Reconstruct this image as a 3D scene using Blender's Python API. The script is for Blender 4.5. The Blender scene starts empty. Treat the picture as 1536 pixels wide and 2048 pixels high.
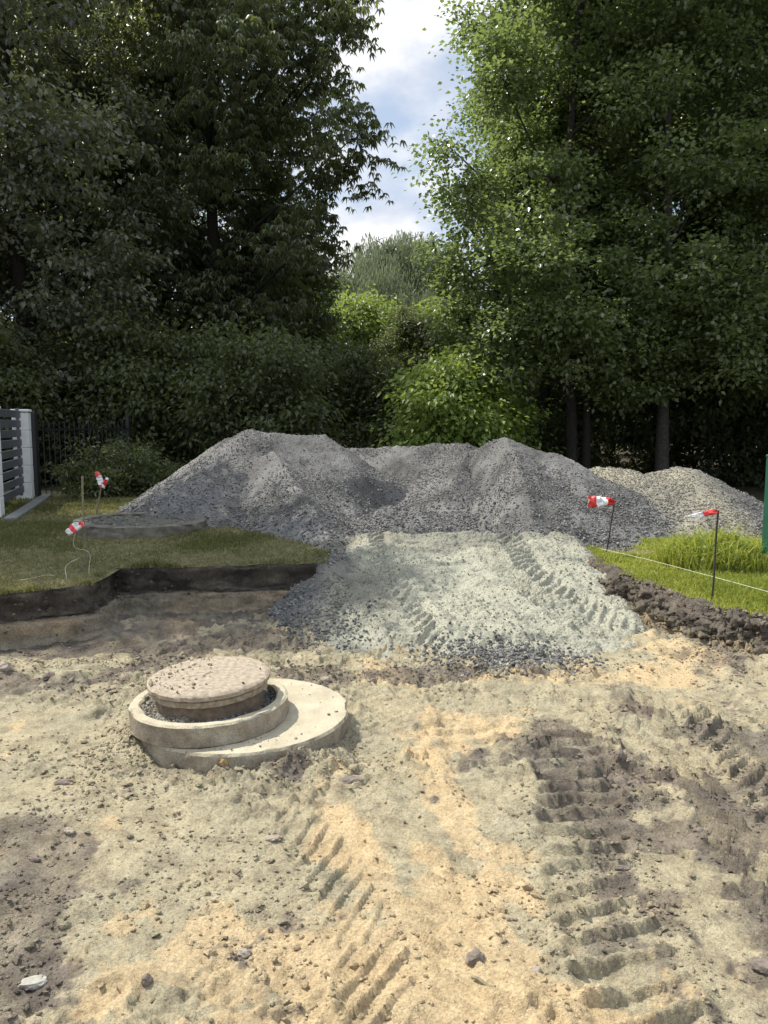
import bpy, math, random
import numpy as np
R_ = math.radians
scene = bpy.context.scene
COL = scene.collection

# ------------------------------------------------------------------ camera, sky, sun, exposure
EYE = 1.62
cam_d = bpy.data.cameras.new("camera")
cam_d.sensor_fit = 'VERTICAL'; cam_d.sensor_height = 36.0
cam_d.lens = 36.0 * 1540 / 2048
cam_d.clip_start = 0.05; cam_d.clip_end = 3000
cam = bpy.data.objects.new("camera", cam_d); COL.objects.link(cam)
cam.location = (0, 0, EYE)
cam.rotation_euler = (math.pi / 2 - math.atan(174 / 1540), 0, 0)
scene.camera = cam

SUN_EL = R_(54); SUN_AZ = math.atan2(-0.883, 0.469)          # behind the trees, to the left
world = bpy.data.worlds.new("World"); scene.world = world; world.use_nodes = True
nt = world.node_tree; nt.nodes.clear()
def N(t, k, **kw):
    n = t.nodes.new(k)
    for a, b in kw.items():
        if a.startswith('_'): setattr(n, a[1:], b)
        else: n.inputs[a.replace('__', ' ')].default_value = b
    return n
out = N(nt, 'ShaderNodeOutputWorld'); bg = N(nt, 'ShaderNodeBackground'); bg.inputs['Strength'].default_value = 0.15
sky = N(nt, 'ShaderNodeTexSky', _sky_type='NISHITA', _sun_disc=False, _sun_elevation=SUN_EL, _sun_rotation=SUN_AZ, _dust_density=0.6, _altitude=100.0)
tc = N(nt, 'ShaderNodeTexCoord')
mp = N(nt, 'ShaderNodeMapping'); mp.inputs['Scale'].default_value = (1, 1, 1.7); mp.inputs['Location'].default_value = (0.31, 0.0, 0.22)
nz = N(nt, 'ShaderNodeTexNoise', Scale=4.2, Detail=9.0, Roughness=0.55)
rp = N(nt, 'ShaderNodeValToRGB'); rp.color_ramp.elements[0].position = 0.43; rp.color_ramp.elements[1].position = 0.59
nz2 = N(nt, 'ShaderNodeTexNoise', Scale=9.0, Detail=6.0, Roughness=0.5)
cl = N(nt, 'ShaderNodeValToRGB')
cl.color_ramp.elements[0].position = 0.42; cl.color_ramp.elements[0].color = (3.1, 3.4, 4.0, 1)
cl.color_ramp.elements[1].position = 0.6; cl.color_ramp.elements[1].color = (5.0, 5.0, 5.05, 1)
mx = N(nt, 'ShaderNodeMix', _data_type='RGBA')
haz = N(nt, 'ShaderNodeMix', _data_type='RGBA'); haz.inputs[0].default_value = 0.72; haz.inputs[7].default_value = (2.5, 2.85, 3.4, 1)
L = nt.links.new
L(tc.outputs['Generated'], mp.inputs[0]); L(mp.outputs[0], nz.inputs['Vector']); L(mp.outputs[0], nz2.inputs['Vector'])
L(nz.outputs[0], rp.inputs[0]); L(nz2.outputs[0], cl.inputs[0])
L(sky.outputs[0], haz.inputs[6])
L(rp.outputs[0], mx.inputs[0]); L(haz.outputs[2], mx.inputs[6]); L(cl.outputs[0], mx.inputs[7])
sx = N(nt, 'ShaderNodeSeparateXYZ'); L(tc.outputs['Generated'], sx.inputs[0])
hi = N(nt, 'ShaderNodeMapRange'); hi.inputs[1].default_value = 0.42; hi.inputs[2].default_value = 0.8; hi.inputs[3].default_value = 1.0; hi.inputs[4].default_value = 1.9; L(sx.outputs[2], hi.inputs[0])
lum = N(nt, 'ShaderNodeVectorMath', _operation='SCALE'); L(mx.outputs[2], lum.inputs[0]); L(hi.outputs[0], lum.inputs[3])
L(lum.outputs[0], bg.inputs[0]); L(bg.outputs[0], out.inputs[0])

sd = bpy.data.lights.new("sun", 'SUN'); sd.energy = 4.4; sd.angle = R_(0.5); sd.color = (1.0, 0.95, 0.86)
sun = bpy.data.objects.new("sun", sd); COL.objects.link(sun)
sun.rotation_euler = (math.pi / 2 - SUN_EL, 0, math.pi - SUN_AZ)
sun.location = (-20, 20, 30)
scene.view_settings.view_transform = 'Standard'; scene.view_settings.look = 'None'
scene.view_settings.exposure = 0.56; scene.view_settings.gamma = 1.0
scene.cycles.max_bounces = 6; scene.cycles.diffuse_bounces = 3; scene.cycles.glossy_bounces = 2; scene.cycles.transmission_bounces = 4

# ------------------------------------------------------------------ helpers
rng = np.random.default_rng(11)
def tag(o, label=None, cat=None, group=None, kind=None):
    if label: o['label'] = label
    if cat: o['category'] = cat
    if group: o['group'] = group
    if kind: o['kind'] = kind
    return o
def empty(name, loc, label, cat, group=None):
    o = bpy.data.objects.new(name, None); COL.objects.link(o); o.location = loc; o.empty_display_size = 0.1
    return tag(o, label, cat, group)
def mesh(name, V, F, mat, parent=None, smooth=False, attrs=None):
    """V (n,3) array; F a list of (m,k) index arrays."""
    V = np.asarray(V, np.float32)
    F = F if isinstance(F, (list, tuple)) else [F]
    F = [np.asarray(f, np.int32) for f in F if len(f)]
    me = bpy.data.meshes.new(name)
    me.vertices.add(len(V)); me.vertices.foreach_set('co', V.ravel())
    idx = np.concatenate([f.ravel() for f in F]); tot = np.concatenate([np.full(len(f), f.shape[1], np.int32) for f in F])
    st = np.zeros(len(tot), np.int32); st[1:] = np.cumsum(tot)[:-1]
    me.loops.add(len(idx)); me.loops.foreach_set('vertex_index', idx)
    me.polygons.add(len(tot)); me.polygons.foreach_set('loop_start', st); me.polygons.foreach_set('loop_total', tot)
    me.polygons.foreach_set('use_smooth', np.full(len(tot), smooth, bool))
    me.update(calc_edges=True)
    for k, a in (attrs or {}).items():
        at = me.attributes.new(k, 'FLOAT', 'POINT'); at.data.foreach_set('value', np.asarray(a, np.float32))
    if mat: me.materials.append(mat)
    o = bpy.data.objects.new(name, me); COL.objects.link(o)
    if parent: o.parent = parent
    return o
_T = np.random.default_rng(5).random((8, 256, 256)).astype(np.float32)
def vn(x, y, s=0):
    t = _T[s % 8]; x = x + 37.3 * s; y = y + 11.9 * s
    ix = np.floor(x).astype(int); iy = np.floor(y).astype(int); fx = x - ix; fy = y - iy
    fx = fx * fx * (3 - 2 * fx); fy = fy * fy * (3 - 2 * fy)
    a = t[ix & 255, iy & 255]; b = t[(ix + 1) & 255, iy & 255]; c = t[ix & 255, (iy + 1) & 255]; d = t[(ix + 1) & 255, (iy + 1) & 255]
    return (a * (1 - fx) + b * fx) * (1 - fy) + (c * (1 - fx) + d * fx) * fy - 0.5
def fbm(x, y, f, oc=4, s=0, g=0.5):
    z = 0; a = 1
    for i in range(oc):
        z = z + a * vn(x * f, y * f, s + i); f *= 2.03; a *= g
    return z
def ss(a, b, x):
    t = np.clip((x - a) / (b - a), 0, 1); return t * t * (3 - 2 * t)
def polyproj(x, y, pts):
    """(signed across, along) of the nearest point on a polyline"""
    best = np.full(x.shape, 1e9); tt = np.zeros(x.shape); sl = np.zeros(x.shape); acc = 0
    for (x0, y0), (x1, y1) in zip(pts[:-1], pts[1:]):
        dx, dy = x1 - x0, y1 - y0; ln = math.hypot(dx, dy)
        u = np.clip(((x - x0) * dx + (y - y0) * dy) / ln ** 2, 0, 1)
        ex, ey = x - x0 - u * dx, y - y0 - u * dy; d = np.hypot(ex, ey)
        m = d < best; best = np.where(m, d, best); tt = np.where(m, d * np.sign(ex * dy - ey * dx), tt); sl = np.where(m, acc + u * ln, sl); acc += ln
    return tt, sl
def gridmesh(name, xs, ys, zf, mat, parent=None, keep=None, attrs=None, smooth=True):
    X, Y = np.meshgrid(xs, ys); nx, ny = len(xs), len(ys)
    Z = zf(X, Y)
    i = np.arange(nx * ny).reshape(ny, nx)
    F = np.stack([i[:-1, :-1], i[:-1, 1:], i[1:, 1:], i[1:, :-1]], -1).reshape(-1, 4)
    V = np.stack([X, Y, Z], -1).reshape(-1, 3)
    A = {k: f(X, Y, Z).ravel() for k, f in (attrs or {}).items()}
    if keep is not None:
        k = keep(X, Y, Z).ravel(); F = F[k[F].any(1)]
        used = np.unique(F); re = np.zeros(len(V), int); re[used] = np.arange(len(used)); V = V[used]; F = re[F]
        A = {q: a[used] for q, a in A.items()}
    return mesh(name, V, F, mat, parent, smooth, A)
def rots(n, r=rng):
    q = r.normal(size=(n, 4)); q /= np.linalg.norm(q, axis=1)[:, None]; w, x, y, z = q.T
    return np.stack([np.stack([1 - 2 * (y * y + z * z), 2 * (x * y - z * w), 2 * (x * z + y * w)], -1),
                     np.stack([2 * (x * y + z * w), 1 - 2 * (x * x + z * z), 2 * (y * z - x * w)], -1),
                     np.stack([2 * (x * z - y * w), 2 * (y * z + x * w), 1 - 2 * (x * x + y * y)], -1)], 1)
def ico(level):
    p = (1 + 5 ** .5) / 2
    v = np.array([(-1, p, 0), (1, p, 0), (-1, -p, 0), (1, -p, 0), (0, -1, p), (0, 1, p), (0, -1, -p), (0, 1, -p), (p, 0, -1), (p, 0, 1), (-p, 0, -1), (-p, 0, 1)], float)
    f = [(0, 11, 5), (0, 5, 1), (0, 1, 7), (0, 7, 10), (0, 10, 11), (1, 5, 9), (5, 11, 4), (11, 10, 2), (10, 7, 6), (7, 1, 8), (3, 9, 4), (3, 4, 2), (3, 2, 6), (3, 6, 8), (3, 8, 9), (4, 9, 5), (2, 4, 11), (6, 2, 10), (8, 6, 7), (9, 8, 1)]
    v = list(v / np.linalg.norm(v[0]))
    for _ in range(level):
        m = {}; g = []
        def mid(a, b):
            k = (min(a, b), max(a, b))
            if k not in m:
                c = v[a] + v[b]; v.append(c / np.linalg.norm(c)); m[k] = len(v) - 1
            return m[k]
        for a, b, c in f:
            d, e, h = mid(a, b), mid(b, c), mid(c, a); g += [(a, d, h), (b, e, d), (c, h, e), (d, e, h)]
        f = g
    return np.array(v), np.array(f)
I0, I1, I2 = ico(0), ico(1), ico(2)
def lumps(P, size, base=I0, jit=0.28, flat=0.7, r=rng):
    """many stones: P (n,3) centres, size (n,) radii -> V, F, id"""
    n = len(P); bv, bf = base; k = 20
    var = bv[None] * (1 + r.uniform(-jit, jit, (k, len(bv), 1))) * r.uniform(0.65, 1.15, (k, 1, 3))
    v = var[r.integers(0, k, n)] * size[:, None, None]
    v = np.einsum('nij,nvj->nvi', rots(n, r), v); v[:, :, 2] *= flat
    v = v + P[:, None, :]
    f = bf[None] + (np.arange(n) * len(bv))[:, None, None]
    return v.reshape(-1, 3), f.reshape(-1, 3), np.repeat(np.arange(n), len(bv))
OCT = (np.array([(1, 0, 0), (-1, 0, 0), (0, 1, 0), (0, -1, 0), (0, 0, 1), (0, 0, -1)], float), np.array([(0, 2, 4), (2, 1, 4), (1, 3, 4), (3, 0, 4), (2, 0, 5), (1, 2, 5), (3, 1, 5), (0, 3, 5)]))
def tube(path, rad, sides=7, cap=True):
    path = np.asarray(path, float); n = len(path); rad = np.broadcast_to(rad, (n,))
    V = []; t = np.gradient(path, axis=0); t /= np.linalg.norm(t, axis=1)[:, None] + 1e-9
    up = np.array([0, 0, 1.0]) if abs(t[0][2]) < 0.9 else np.array([1.0, 0, 0])
    a = np.arange(sides) * 2 * math.pi / sides
    for i in range(n):
        u = np.cross(t[i], up); u /= np.linalg.norm(u) + 1e-9; w = np.cross(t[i], u)
        V.append(path[i] + rad[i] * (np.cos(a)[:, None] * u + np.sin(a)[:, None] * w))
    V = np.concatenate(V); i = np.arange(n * sides).reshape(n, sides); j = np.roll(i, -1, 1)
    F = np.stack([i[:-1], i[1:], j[1:], j[:-1]], -1).reshape(-1, 4)
    return V, F
class MB:
    def __init__(s): s.V = []; s.Q = []; s.T = []; s.n = 0; s.A = []
    def add(s, V, F, a=0.0):
        F = np.asarray(F)
        (s.Q if F.shape[1] == 4 else s.T).append(F + s.n); s.V.append(np.asarray(V, float)); s.A.append(np.broadcast_to(a, (len(V),))); s.n += len(V); return s
    def box(s, c, d, rz=0, a=0.0, bev=0.0):
        x, y, z = np.array(d) / 2
        if bev:
            b = bev; pts = []
            for zz, k in ((-z, b), (-z + b, 0), (z - b, 0), (z, b)):
                pts += [(-x + k, -y + k, zz), (x - k, -y + k, zz), (x - k, y - k, zz), (-x + k, y - k, zz)]
            F = [(3, 2, 1, 0), (12, 13, 14, 15)]
            for r in range(3):
                for q in range(4): F.append((r * 4 + q, r * 4 + (q + 1) % 4, r * 4 + 4 + (q + 1) % 4, r * 4 + 4 + q))
        else:
            pts = [(-x, -y, -z), (x, -y, -z), (x, y, -z), (-x, y, -z), (-x, -y, z), (x, -y, z), (x, y, z), (-x, y, z)]
            F = [(3, 2, 1, 0), (4, 5, 6, 7), (0, 1, 5, 4), (1, 2, 6, 5), (2, 3, 7, 6), (3, 0, 4, 7)]
        v = np.array(pts); ca, sa = math.cos(rz), math.sin(rz)
        v = np.stack([v[:, 0] * ca - v[:, 1] * sa, v[:, 0] * sa + v[:, 1] * ca, v[:, 2]], 1) + np.array(c)
        return s.add(v, F, a)
    def tube(s, path, rad, sides=7, a=0.0):
        V, F = tube(path, rad, sides); return s.add(V, F, a)
    def build(s, name, mat, parent=None, smooth=False, attr=None):
        return mesh(name, np.concatenate(s.V), [np.concatenate(x) for x in (s.Q, s.T) if x], mat, parent, smooth, {attr: np.concatenate(s.A)} if attr else None)

# ------------------------------------------------------------------ materials
def newmat(name):
    m = bpy.data.materials.new(name); m.use_nodes = True; t = m.node_tree; t.nodes.clear()
    o = N(t, 'ShaderNodeOutputMaterial'); b = N(t, 'ShaderNodeBsdfPrincipled'); t.links.new(b.outputs[0], o.inputs[0])
    return m, t, b, o
def attr(t, name): return N(t, 'ShaderNodeAttribute', _attribute_name=name).outputs['Fac']
def noise(t, scale, detail=4.0, rough=0.55, vec=None):
    n = N(t, 'ShaderNodeTexNoise', Scale=scale, Detail=detail, Roughness=rough)
    if vec is None: vec = N(t, 'ShaderNodeTexCoord').outputs['Object']
    t.links.new(vec, n.inputs['Vector']); return n.outputs[0]
def ramp(t, fac, stops):
    r = N(t, 'ShaderNodeValToRGB'); e = r.color_ramp.elements
    while len(e) < len(stops): e.new(0.5)
    for q, (p, c) in zip(e, stops):
        q.position = p; q.color = (*c, 1) if len(c) == 3 else c
    t.links.new(fac, r.inputs[0]); return r.outputs[0]
def mixc(t, fac, a, b, mode='MIX'):
    m = N(t, 'ShaderNodeMix', _data_type='RGBA', _blend_type=mode)
    for sock, v in ((m.inputs[0], fac), (m.inputs[6], a), (m.inputs[7], b)):
        if isinstance(v, bpy.types.NodeSocket): t.links.new(v, sock)
        elif isinstance(v, (int, float)): sock.default_value = v
        else: sock.default_value = (*v, 1)
    return m.outputs[2]
def mth(t, op, a, b=0.0):
    m = N(t, 'ShaderNodeMath', _operation=op)
    for sock, v in ((m.inputs[0], a), (m.inputs[1], b)):
        if isinstance(v, bpy.types.NodeSocket): t.links.new(v, sock)
        else: sock.default_value = v
    return m.outputs[0]
def bump(t, b, h, strength=0.5, dist=0.01):
    n = N(t, 'ShaderNodeBump', Strength=strength, Distance=dist); t.links.new(h, n.inputs['Height']); t.links.new(n.outputs[0], b.inputs['Normal'])

def soil_material():
    m, t, b, o = newmat('soil')
    sand = attr(t, 'sand'); dark = attr(t, 'dark')
    n1 = noise(t, 9, 6, 0.65); n2 = noise(t, 90, 4, 0.6); n3 = noise(t, 2.2, 4)
    pale = ramp(t, n1, [(0.3, (0.25, 0.21, 0.145)), (0.5, (0.395, 0.345, 0.23)), (0.75, (0.50, 0.44, 0.305))])
    org = ramp(t, n1, [(0.3, (0.46, 0.345, 0.20)), (0.7, (0.63, 0.49, 0.295))])
    drk = ramp(t, n1, [(0.3, (0.095, 0.079, 0.064)), (0.7, (0.235, 0.198, 0.163))])
    c = mixc(t, sand, pale, org); c = mixc(t, dark, c, drk); c = mixc(t, attr(t, 'humus_shade'), c, (0.045, 0.038, 0.032))
    sp = ramp(t, n2, [(0.34, (0.62, 0.62, 0.62)), (0.55, (1.0, 1.0, 1.0)), (0.72, (1.15, 1.15, 1.12))])
    c = mixc(t, 0.8, c, sp, 'MULTIPLY')
    tn = ramp(t, n3, [(0.35, (0.85, 0.88, 0.9)), (0.65, (1.1, 1.06, 1.0))]); c = mixc(t, 0.6, c, tn, 'MULTIPLY')
    t.links.new(c, b.inputs['Base Color']); b.inputs['Roughness'].default_value = 0.95; b.inputs['Specular IOR Level'].default_value = 0.15
    v = N(t, 'ShaderNodeTexVoronoi', Scale=75.0); t.links.new(N(t, 'ShaderNodeTexCoord').outputs['Object'], v.inputs['Vector'])
    v2 = N(t, 'ShaderNodeTexVoronoi', Scale=190.0); t.links.new(N(t, 'ShaderNodeTexCoord').outputs['Object'], v2.inputs['Vector'])
    sep = N(t, 'ShaderNodeSeparateColor'); t.links.new(v2.outputs['Color'], sep.inputs[0])
    c = mixc(t, 0.45, c, ramp(t, sep.outputs[0], [(0.0, (0.55, 0.53, 0.52)), (0.25, (0.92, 0.92, 0.92)), (1.0, (1.14, 1.14, 1.12))]), 'MULTIPLY'); t.links.new(c, b.inputs['Base Color'])
    crumb = ramp(t, v.outputs['Distance'], [(0.1, (1, 1, 1)), (0.55, (0, 0, 0))])
    h = mth(t, 'ADD', mth(t, 'ADD', noise(t, 55, 7, 0.75), mth(t, 'MULTIPLY', noise(t, 220, 3, 0.6), 0.5)), mth(t, 'MULTIPLY', crumb, ramp(t, noise(t, 7, 4), [(0.5, (0, 0, 0)), (0.75, (0.8, 0.8, 0.8))])))
    bump(t, b, h, 0.9, 0.011)
    return m
def gravel_material(name, lo, hi, warm=0.0, fine=70):
    m, t, b, o = newmat(name)
    sh = attr(t, 'shade'); w = attr(t, 'warm')
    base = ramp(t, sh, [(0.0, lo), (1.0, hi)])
    base = mixc(t, mth(t, 'MULTIPLY', w, 0.85), base, (0.40, 0.365, 0.265))
    n = noise(t, fine, 5, 0.7)
    base = mixc(t, 0.75, base, ramp(t, n, [(0.32, (0.5, 0.5, 0.5)), (0.68, (1.3, 1.3, 1.3))]), 'MULTIPLY')
    t.links.new(base, b.inputs['Base Color']); b.inputs['Roughness'].default_value = 0.85; b.inputs['Specular IOR Level'].default_value = 0.25
    v = N(t, 'ShaderNodeTexVoronoi', Scale=fine * 0.55); t.links.new(N(t, 'ShaderNodeTexCoord').outputs['Object'], v.inputs['Vector'])
    bump(t, b, mth(t, 'ADD', n, v.outputs['Distance']), 0.7, 0.012)
    return m
def concrete_material():
    m, t, b, o = newmat('concrete')
    n1 = noise(t, 7, 6, 0.65); n2 = noise(t, 110, 4, 0.6); geo = N(t, 'ShaderNodeNewGeometry')
    c = ramp(t, n1, [(0.32, (0.20, 0.165, 0.12)), (0.5, (0.31, 0.265, 0.20)), (0.68, (0.41, 0.37, 0.285))])
    c = mixc(t, 0.7, c, ramp(t, n2, [(0.35, (0.7, 0.7, 0.7)), (0.62, (1.12, 1.12, 1.12))]), 'MULTIPLY')
    sz = N(t, 'ShaderNodeSeparateXYZ'); t.links.new(geo.outputs['True Normal'], sz.inputs[0])
    n3 = noise(t, 16, 6, 0.7); up = ramp(t, mth(t, 'ADD', sz.outputs[2], mth(t, 'MULTIPLY', n3, 0.9)), [(0.95, (0, 0, 0)), (1.25, (1, 1, 1))])
    c = mixc(t, 0.55, c, ramp(t, n3, [(0.35, (0.55, 0.5, 0.45)), (0.6, (1, 1, 1))]), 'MULTIPLY')
    c = mixc(t, up, c, ramp(t, n1, [(0.3, (0.33, 0.285, 0.195)), (0.7, (0.47, 0.42, 0.30))]))       # sandy dust lying on the level faces
    vo = N(t, 'ShaderNodeTexVoronoi', Scale=60.0); t.links.new(N(t, 'ShaderNodeTexCoord').outputs['Object'], vo.inputs['Vector'])
    pore = ramp(t, vo.outputs['Distance'], [(0.08, (0, 0, 0)), (0.2, (1, 1, 1))]); c = mixc(t, 0.35, c, pore, 'MULTIPLY')
    t.links.new(c, b.inputs['Base Color']); b.inputs['Roughness'].default_value = 0.92
    bump(t, b, mth(t, 'ADD', mth(t, 'ADD', mth(t, 'MULTIPLY', n1, 1.5), n2), mth(t, 'MULTIPLY', pore, .4)), 0.7, 0.008)
    return m
def plain(name, col, rough=0.7, var=0.25, scale=18, spec=0.3, metal=0.0, bstr=0.2):
    m, t, b, o = newmat(name)
    n = noise(t, scale, 5, 0.6)
    c = mixc(t, 1.0, col, ramp(t, n, [(0.3, (1 - var,) * 3), (0.7, (1 + var * 0.6,) * 3)]), 'MULTIPLY')
    t.links.new(c, b.inputs['Base Color']); b.inputs['Roughness'].default_value = rough; b.inputs['Specular IOR Level'].default_value = spec; b.inputs['Metallic'].default_value = metal
    bump(t, b, n, bstr, 0.005)
    return m
def leaf_material(name, lo, hi, trans, tf=0.42, rough=0.42, spec=0.5):
    m, t, b, o = newmat(name)
    a = attr(t, 'tint'); c = ramp(t, a, [(0, lo), (1, hi)])
    t.links.new(c, b.inputs['Base Color']); b.inputs['Roughness'].default_value = rough; b.inputs['Specular IOR Level'].default_value = spec
    tr = N(t, 'ShaderNodeBsdfTranslucent'); tcx = mixc(t, a, tuple(x * 0.75 for x in trans), trans); t.links.new(tcx, tr.inputs[0])
    mxs = N(t, 'ShaderNodeMixShader', Fac=tf); t.links.new(b.outputs[0], mxs.inputs[1]); t.links.new(tr.outputs[0], mxs.inputs[2]); t.links.new(mxs.outputs[0], o.inputs[0])
    return m
M = {}
M['soil'] = soil_material()
M['gravel'] = gravel_material('grey_gravel', (0.058, 0.056, 0.052), (0.255, 0.246, 0.229))
M['gravel_pale'] = gravel_material('pale_gravel', (0.12, 0.120, 0.102), (0.33, 0.325, 0.25))
M['concrete'] = concrete_material()
M['lid'] = plain('lid_concrete', (0.33, 0.275, 0.205), 0.9, 0.4, 40, 0.2, 0, 0.22)
M['iron'] = plain('cast_iron', (0.20, 0.15, 0.105), 0.85, 0.4, 30, 0.3, 0, 0.4)
M['ring'] = plain('old_concrete', (0.17, 0.155, 0.125), 0.92, 0.5, 9, 0.2, 0, 0.5)
M['bark'] = plain('bark', (0.035, 0.031, 0.027), 0.95, 0.5, 22, 0.15, 0, 1.0)
M['bark_grey'] = plain('grey_bark', (0.10, 0.092, 0.08), 0.95, 0.5, 22, 0.15, 0, 1.0)
M['alder'] = leaf_material('alder_leaf', (0.058, 0.080, 0.032), (0.165, 0.20, 0.085), (0.34, 0.45, 0.115), 0.38, 0.33, 0.7)
M['chestnut'] = leaf_material('chestnut_leaf', (0.065, 0.078, 0.045), (0.125, 0.145, 0.07), (0.32, 0.37, 0.08), 0.32, 0.42, 0.6)
M['maple'] = leaf_material('maple_leaf', (0.085, 0.092, 0.068), (0.16, 0.17, 0.115), (0.33, 0.37, 0.10), 0.28, 0.38, 0.7)
M['willow'] = leaf_material('willow_leaf', (0.15, 0.18, 0.11), (0.27, 0.31, 0.19), (0.32, 0.37, 0.18), 0.35, 0.5, 0.4)
M['fresh'] = leaf_material('fresh_leaf', (0.11, 0.16, 0.035), (0.20, 0.27, 0.06), (0.38, 0.48, 0.08), 0.42, 0.45, 0.45)
M['shrub'] = leaf_material('shrub_leaf', (0.055, 0.066, 0.032), (0.115, 0.135, 0.06), (0.26, 0.31, 0.07), 0.35, 0.45, 0.4)
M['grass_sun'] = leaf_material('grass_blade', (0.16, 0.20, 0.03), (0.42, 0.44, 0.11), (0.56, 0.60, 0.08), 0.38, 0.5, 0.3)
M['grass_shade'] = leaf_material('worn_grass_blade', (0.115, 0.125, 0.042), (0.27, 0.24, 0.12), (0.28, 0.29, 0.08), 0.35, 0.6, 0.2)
M['turf'] = plain('turf_soil', (0.15, 0.135, 0.07), 0.95, 0.4, 12, 0.1, 0, 0.5)
M['litter'] = plain('forest_litter', (0.060, 0.050, 0.030), 0.97, 0.5, 5, 0.1, 0, 0.8)
M['pillar'] = plain('pale_block', (0.78, 0.775, 0.75), 0.85, 0.12, 10, 0.2, 0, 0.2)
M['slat'] = plain('grey_slat', (0.10, 0.105, 0.115), 0.5, 0.15, 6, 0.4)
M['kerb'] = plain('kerb_concrete', (0.20, 0.20, 0.19), 0.9, 0.25, 15, 0.2)
M['white'] = plain('off_white', (0.72, 0.72, 0.70), 0.7, 0.1, 8)
M['black_metal'] = plain('black_metal', (0.02, 0.02, 0.022), 0.5, 0.3, 20, 0.4)
M['rod'] = plain('steel_rod', (0.045, 0.035, 0.030), 0.7, 0.5, 60, 0.4)
M['wood'] = plain('weathered_wood', (0.21, 0.18, 0.115), 0.9, 0.4, 40, 0.2)
M['green'] = plain('green_paint', (0.012, 0.085, 0.050), 0.45, 0.15, 8, 0.5)
M['string'] = plain('string', (0.72, 0.70, 0.55), 0.8, 0.1, 80)
M['stone'] = plain('field_stone', (0.33, 0.28, 0.22), 0.9, 0.4, 22, 0.2, 0, 0.6)
M['stone_pale'] = plain('pale_stone', (0.36, 0.34, 0.29), 0.9, 0.35, 30, 0.2, 0, 0.8)
M['stone_red'] = plain('rusty_stone', (0.36, 0.24, 0.12), 0.9, 0.45, 22, 0.2, 0, 0.6)
M['stone_dark'] = plain('dark_clod', (0.20, 0.165, 0.135), 0.95, 0.4, 30, 0.1, 0, 0.8)
def tape_material():
    m, t, b, o = newmat('barrier_tape')
    a = attr(t, 'red'); c = ramp(t, a, [(0.45, (0.78, 0.78, 0.76)), (0.55, (0.68, 0.045, 0.04))])
    t.links.new(c, b.inputs['Base Color']); b.inputs['Roughness'].default_value = 0.4
    return m
M['tape'] = tape_material()

# ------------------------------------------------------------------ ground of the dig
TRACKS = [   # path, half width, lug pitch, slant, depth, kind
    ([(1.02, 4.2), (0.93, 3.8), (0.84, 3.2), (0.74, 2.6), (0.72, 2.2), (0.70, 1.2)], 0.19, 0.122, -0.30, 0.046),
    ([(1.75, 4.6), (1.62, 4.2), (1.56, 3.4), (1.45, 2.7), (1.40, 1.5)], 0.24, 0.14, 1.1, 0.046),
    ([(-0.36, 3.38), (-0.27, 3.2), (-0.10, 2.75), (0.08, 2.3), (0.2, 1.6)], 0.27, 0.115, -1.2, 0.028),
    ([(0.45, 4.5), (0.47, 4.0), (0.46, 3.5), (0.44, 3.0)], 0.18, 0.14, -0.3, 0.026),
    ([(1.12, 3.2), (1.25, 2.5), (1.5, 1.5)], 0.21, 0.115, 1.1, 0.022),
    ([(0.12, 4.7), (0.0, 4.1), (-0.06, 3.5), (0.05, 2.9)], 0.17, 0.115, -1.0, 0.018),
    ([(2.0, 4.95), (1.97, 4.2), (1.95, 3.2), (1.8, 2.2)], 0.20, 0.115, 1.0, 0.024),
    ([(2.3, 4.4), (2.2, 3.6), (2.0, 2.6)], 0.24, 0.15, 1.0, 0.044),
]
def track_h(X, Y):
    z = np.zeros(X.shape); on = np.zeros(X.shape)
    for i, (p, w, pit, sl, dep) in enumerate(TRACKS):
        t, s = polyproj(X, Y, p); t = t + 0.02 * vn(X * 7, Y * 7, i)
        L = sum(math.hypot(b[0] - a[0], b[1] - a[1]) for a, b in zip(p[:-1], p[1:]))
        m = ss(w, w - 0.05, np.abs(t)) * ss(0, 0.5, s) * ss(L, L - 0.5, s)
        worn = 0.72 + 0.28 * ss(-0.15, 0.2, fbm(X, Y, 2.2, 3, 20 + i))
        bars = i in (0, 3)                                   # ribs right across, else a chevron tread
        ph = (s + (sl * t if bars else sl * np.abs(t) + np.where(t > 0, pit * .5, 0))) / pit + (0.26 * fbm(X, Y, 3.5, 4, 30 + i, .6))
        fr = ph - np.floor(ph)
        fr = 1 - fr
        lug = np.where(fr < .11, ss(0, .11, fr), (1 - ss(.16, .36, fr))) * np.clip(0.9 + 0.9 * fbm(X, Y, 7, 4, 47, .6), .3, 1.2)
        if not bars: lug = lug * ss(.01, .04, np.abs(t))
        z = z + m * worn * dep * (lug - 0.28)
        rim = np.exp(-((np.abs(t) - w) / 0.045) ** 2) * ss(0, 0.3, s) * ss(L, L - 0.3, s)
        z = z + rim * worn * dep * (0.25 + 0.9 * fbm(X, Y, 9, 3, 40 + i)); on = np.maximum(on, m * worn)
    return z, on
BL = [(-30, 5.3), (-9, 5.35), (-5, 5.4), (-3.6, 5.45), (-2.85, 5.56), (-2.28, 5.88), (-2.34, 6.55), (-1.4, 6.66), (-0.6, 6.78)]     # brink of the lawn on one side
BR = [(2.1, 8.2), (1.98, 7.2), (2.08, 6.6), (2.3, 6.02), (2.42, 5.5), (2.66, 5.15), (3.0, 4.4), (3.9, 3.0), (6.0, 1.0), (16, -8)]                              # and on the other
def left_brink(X): return np.interp(X, [p[0] for p in BL], [p[1] for p in BL])
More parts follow.
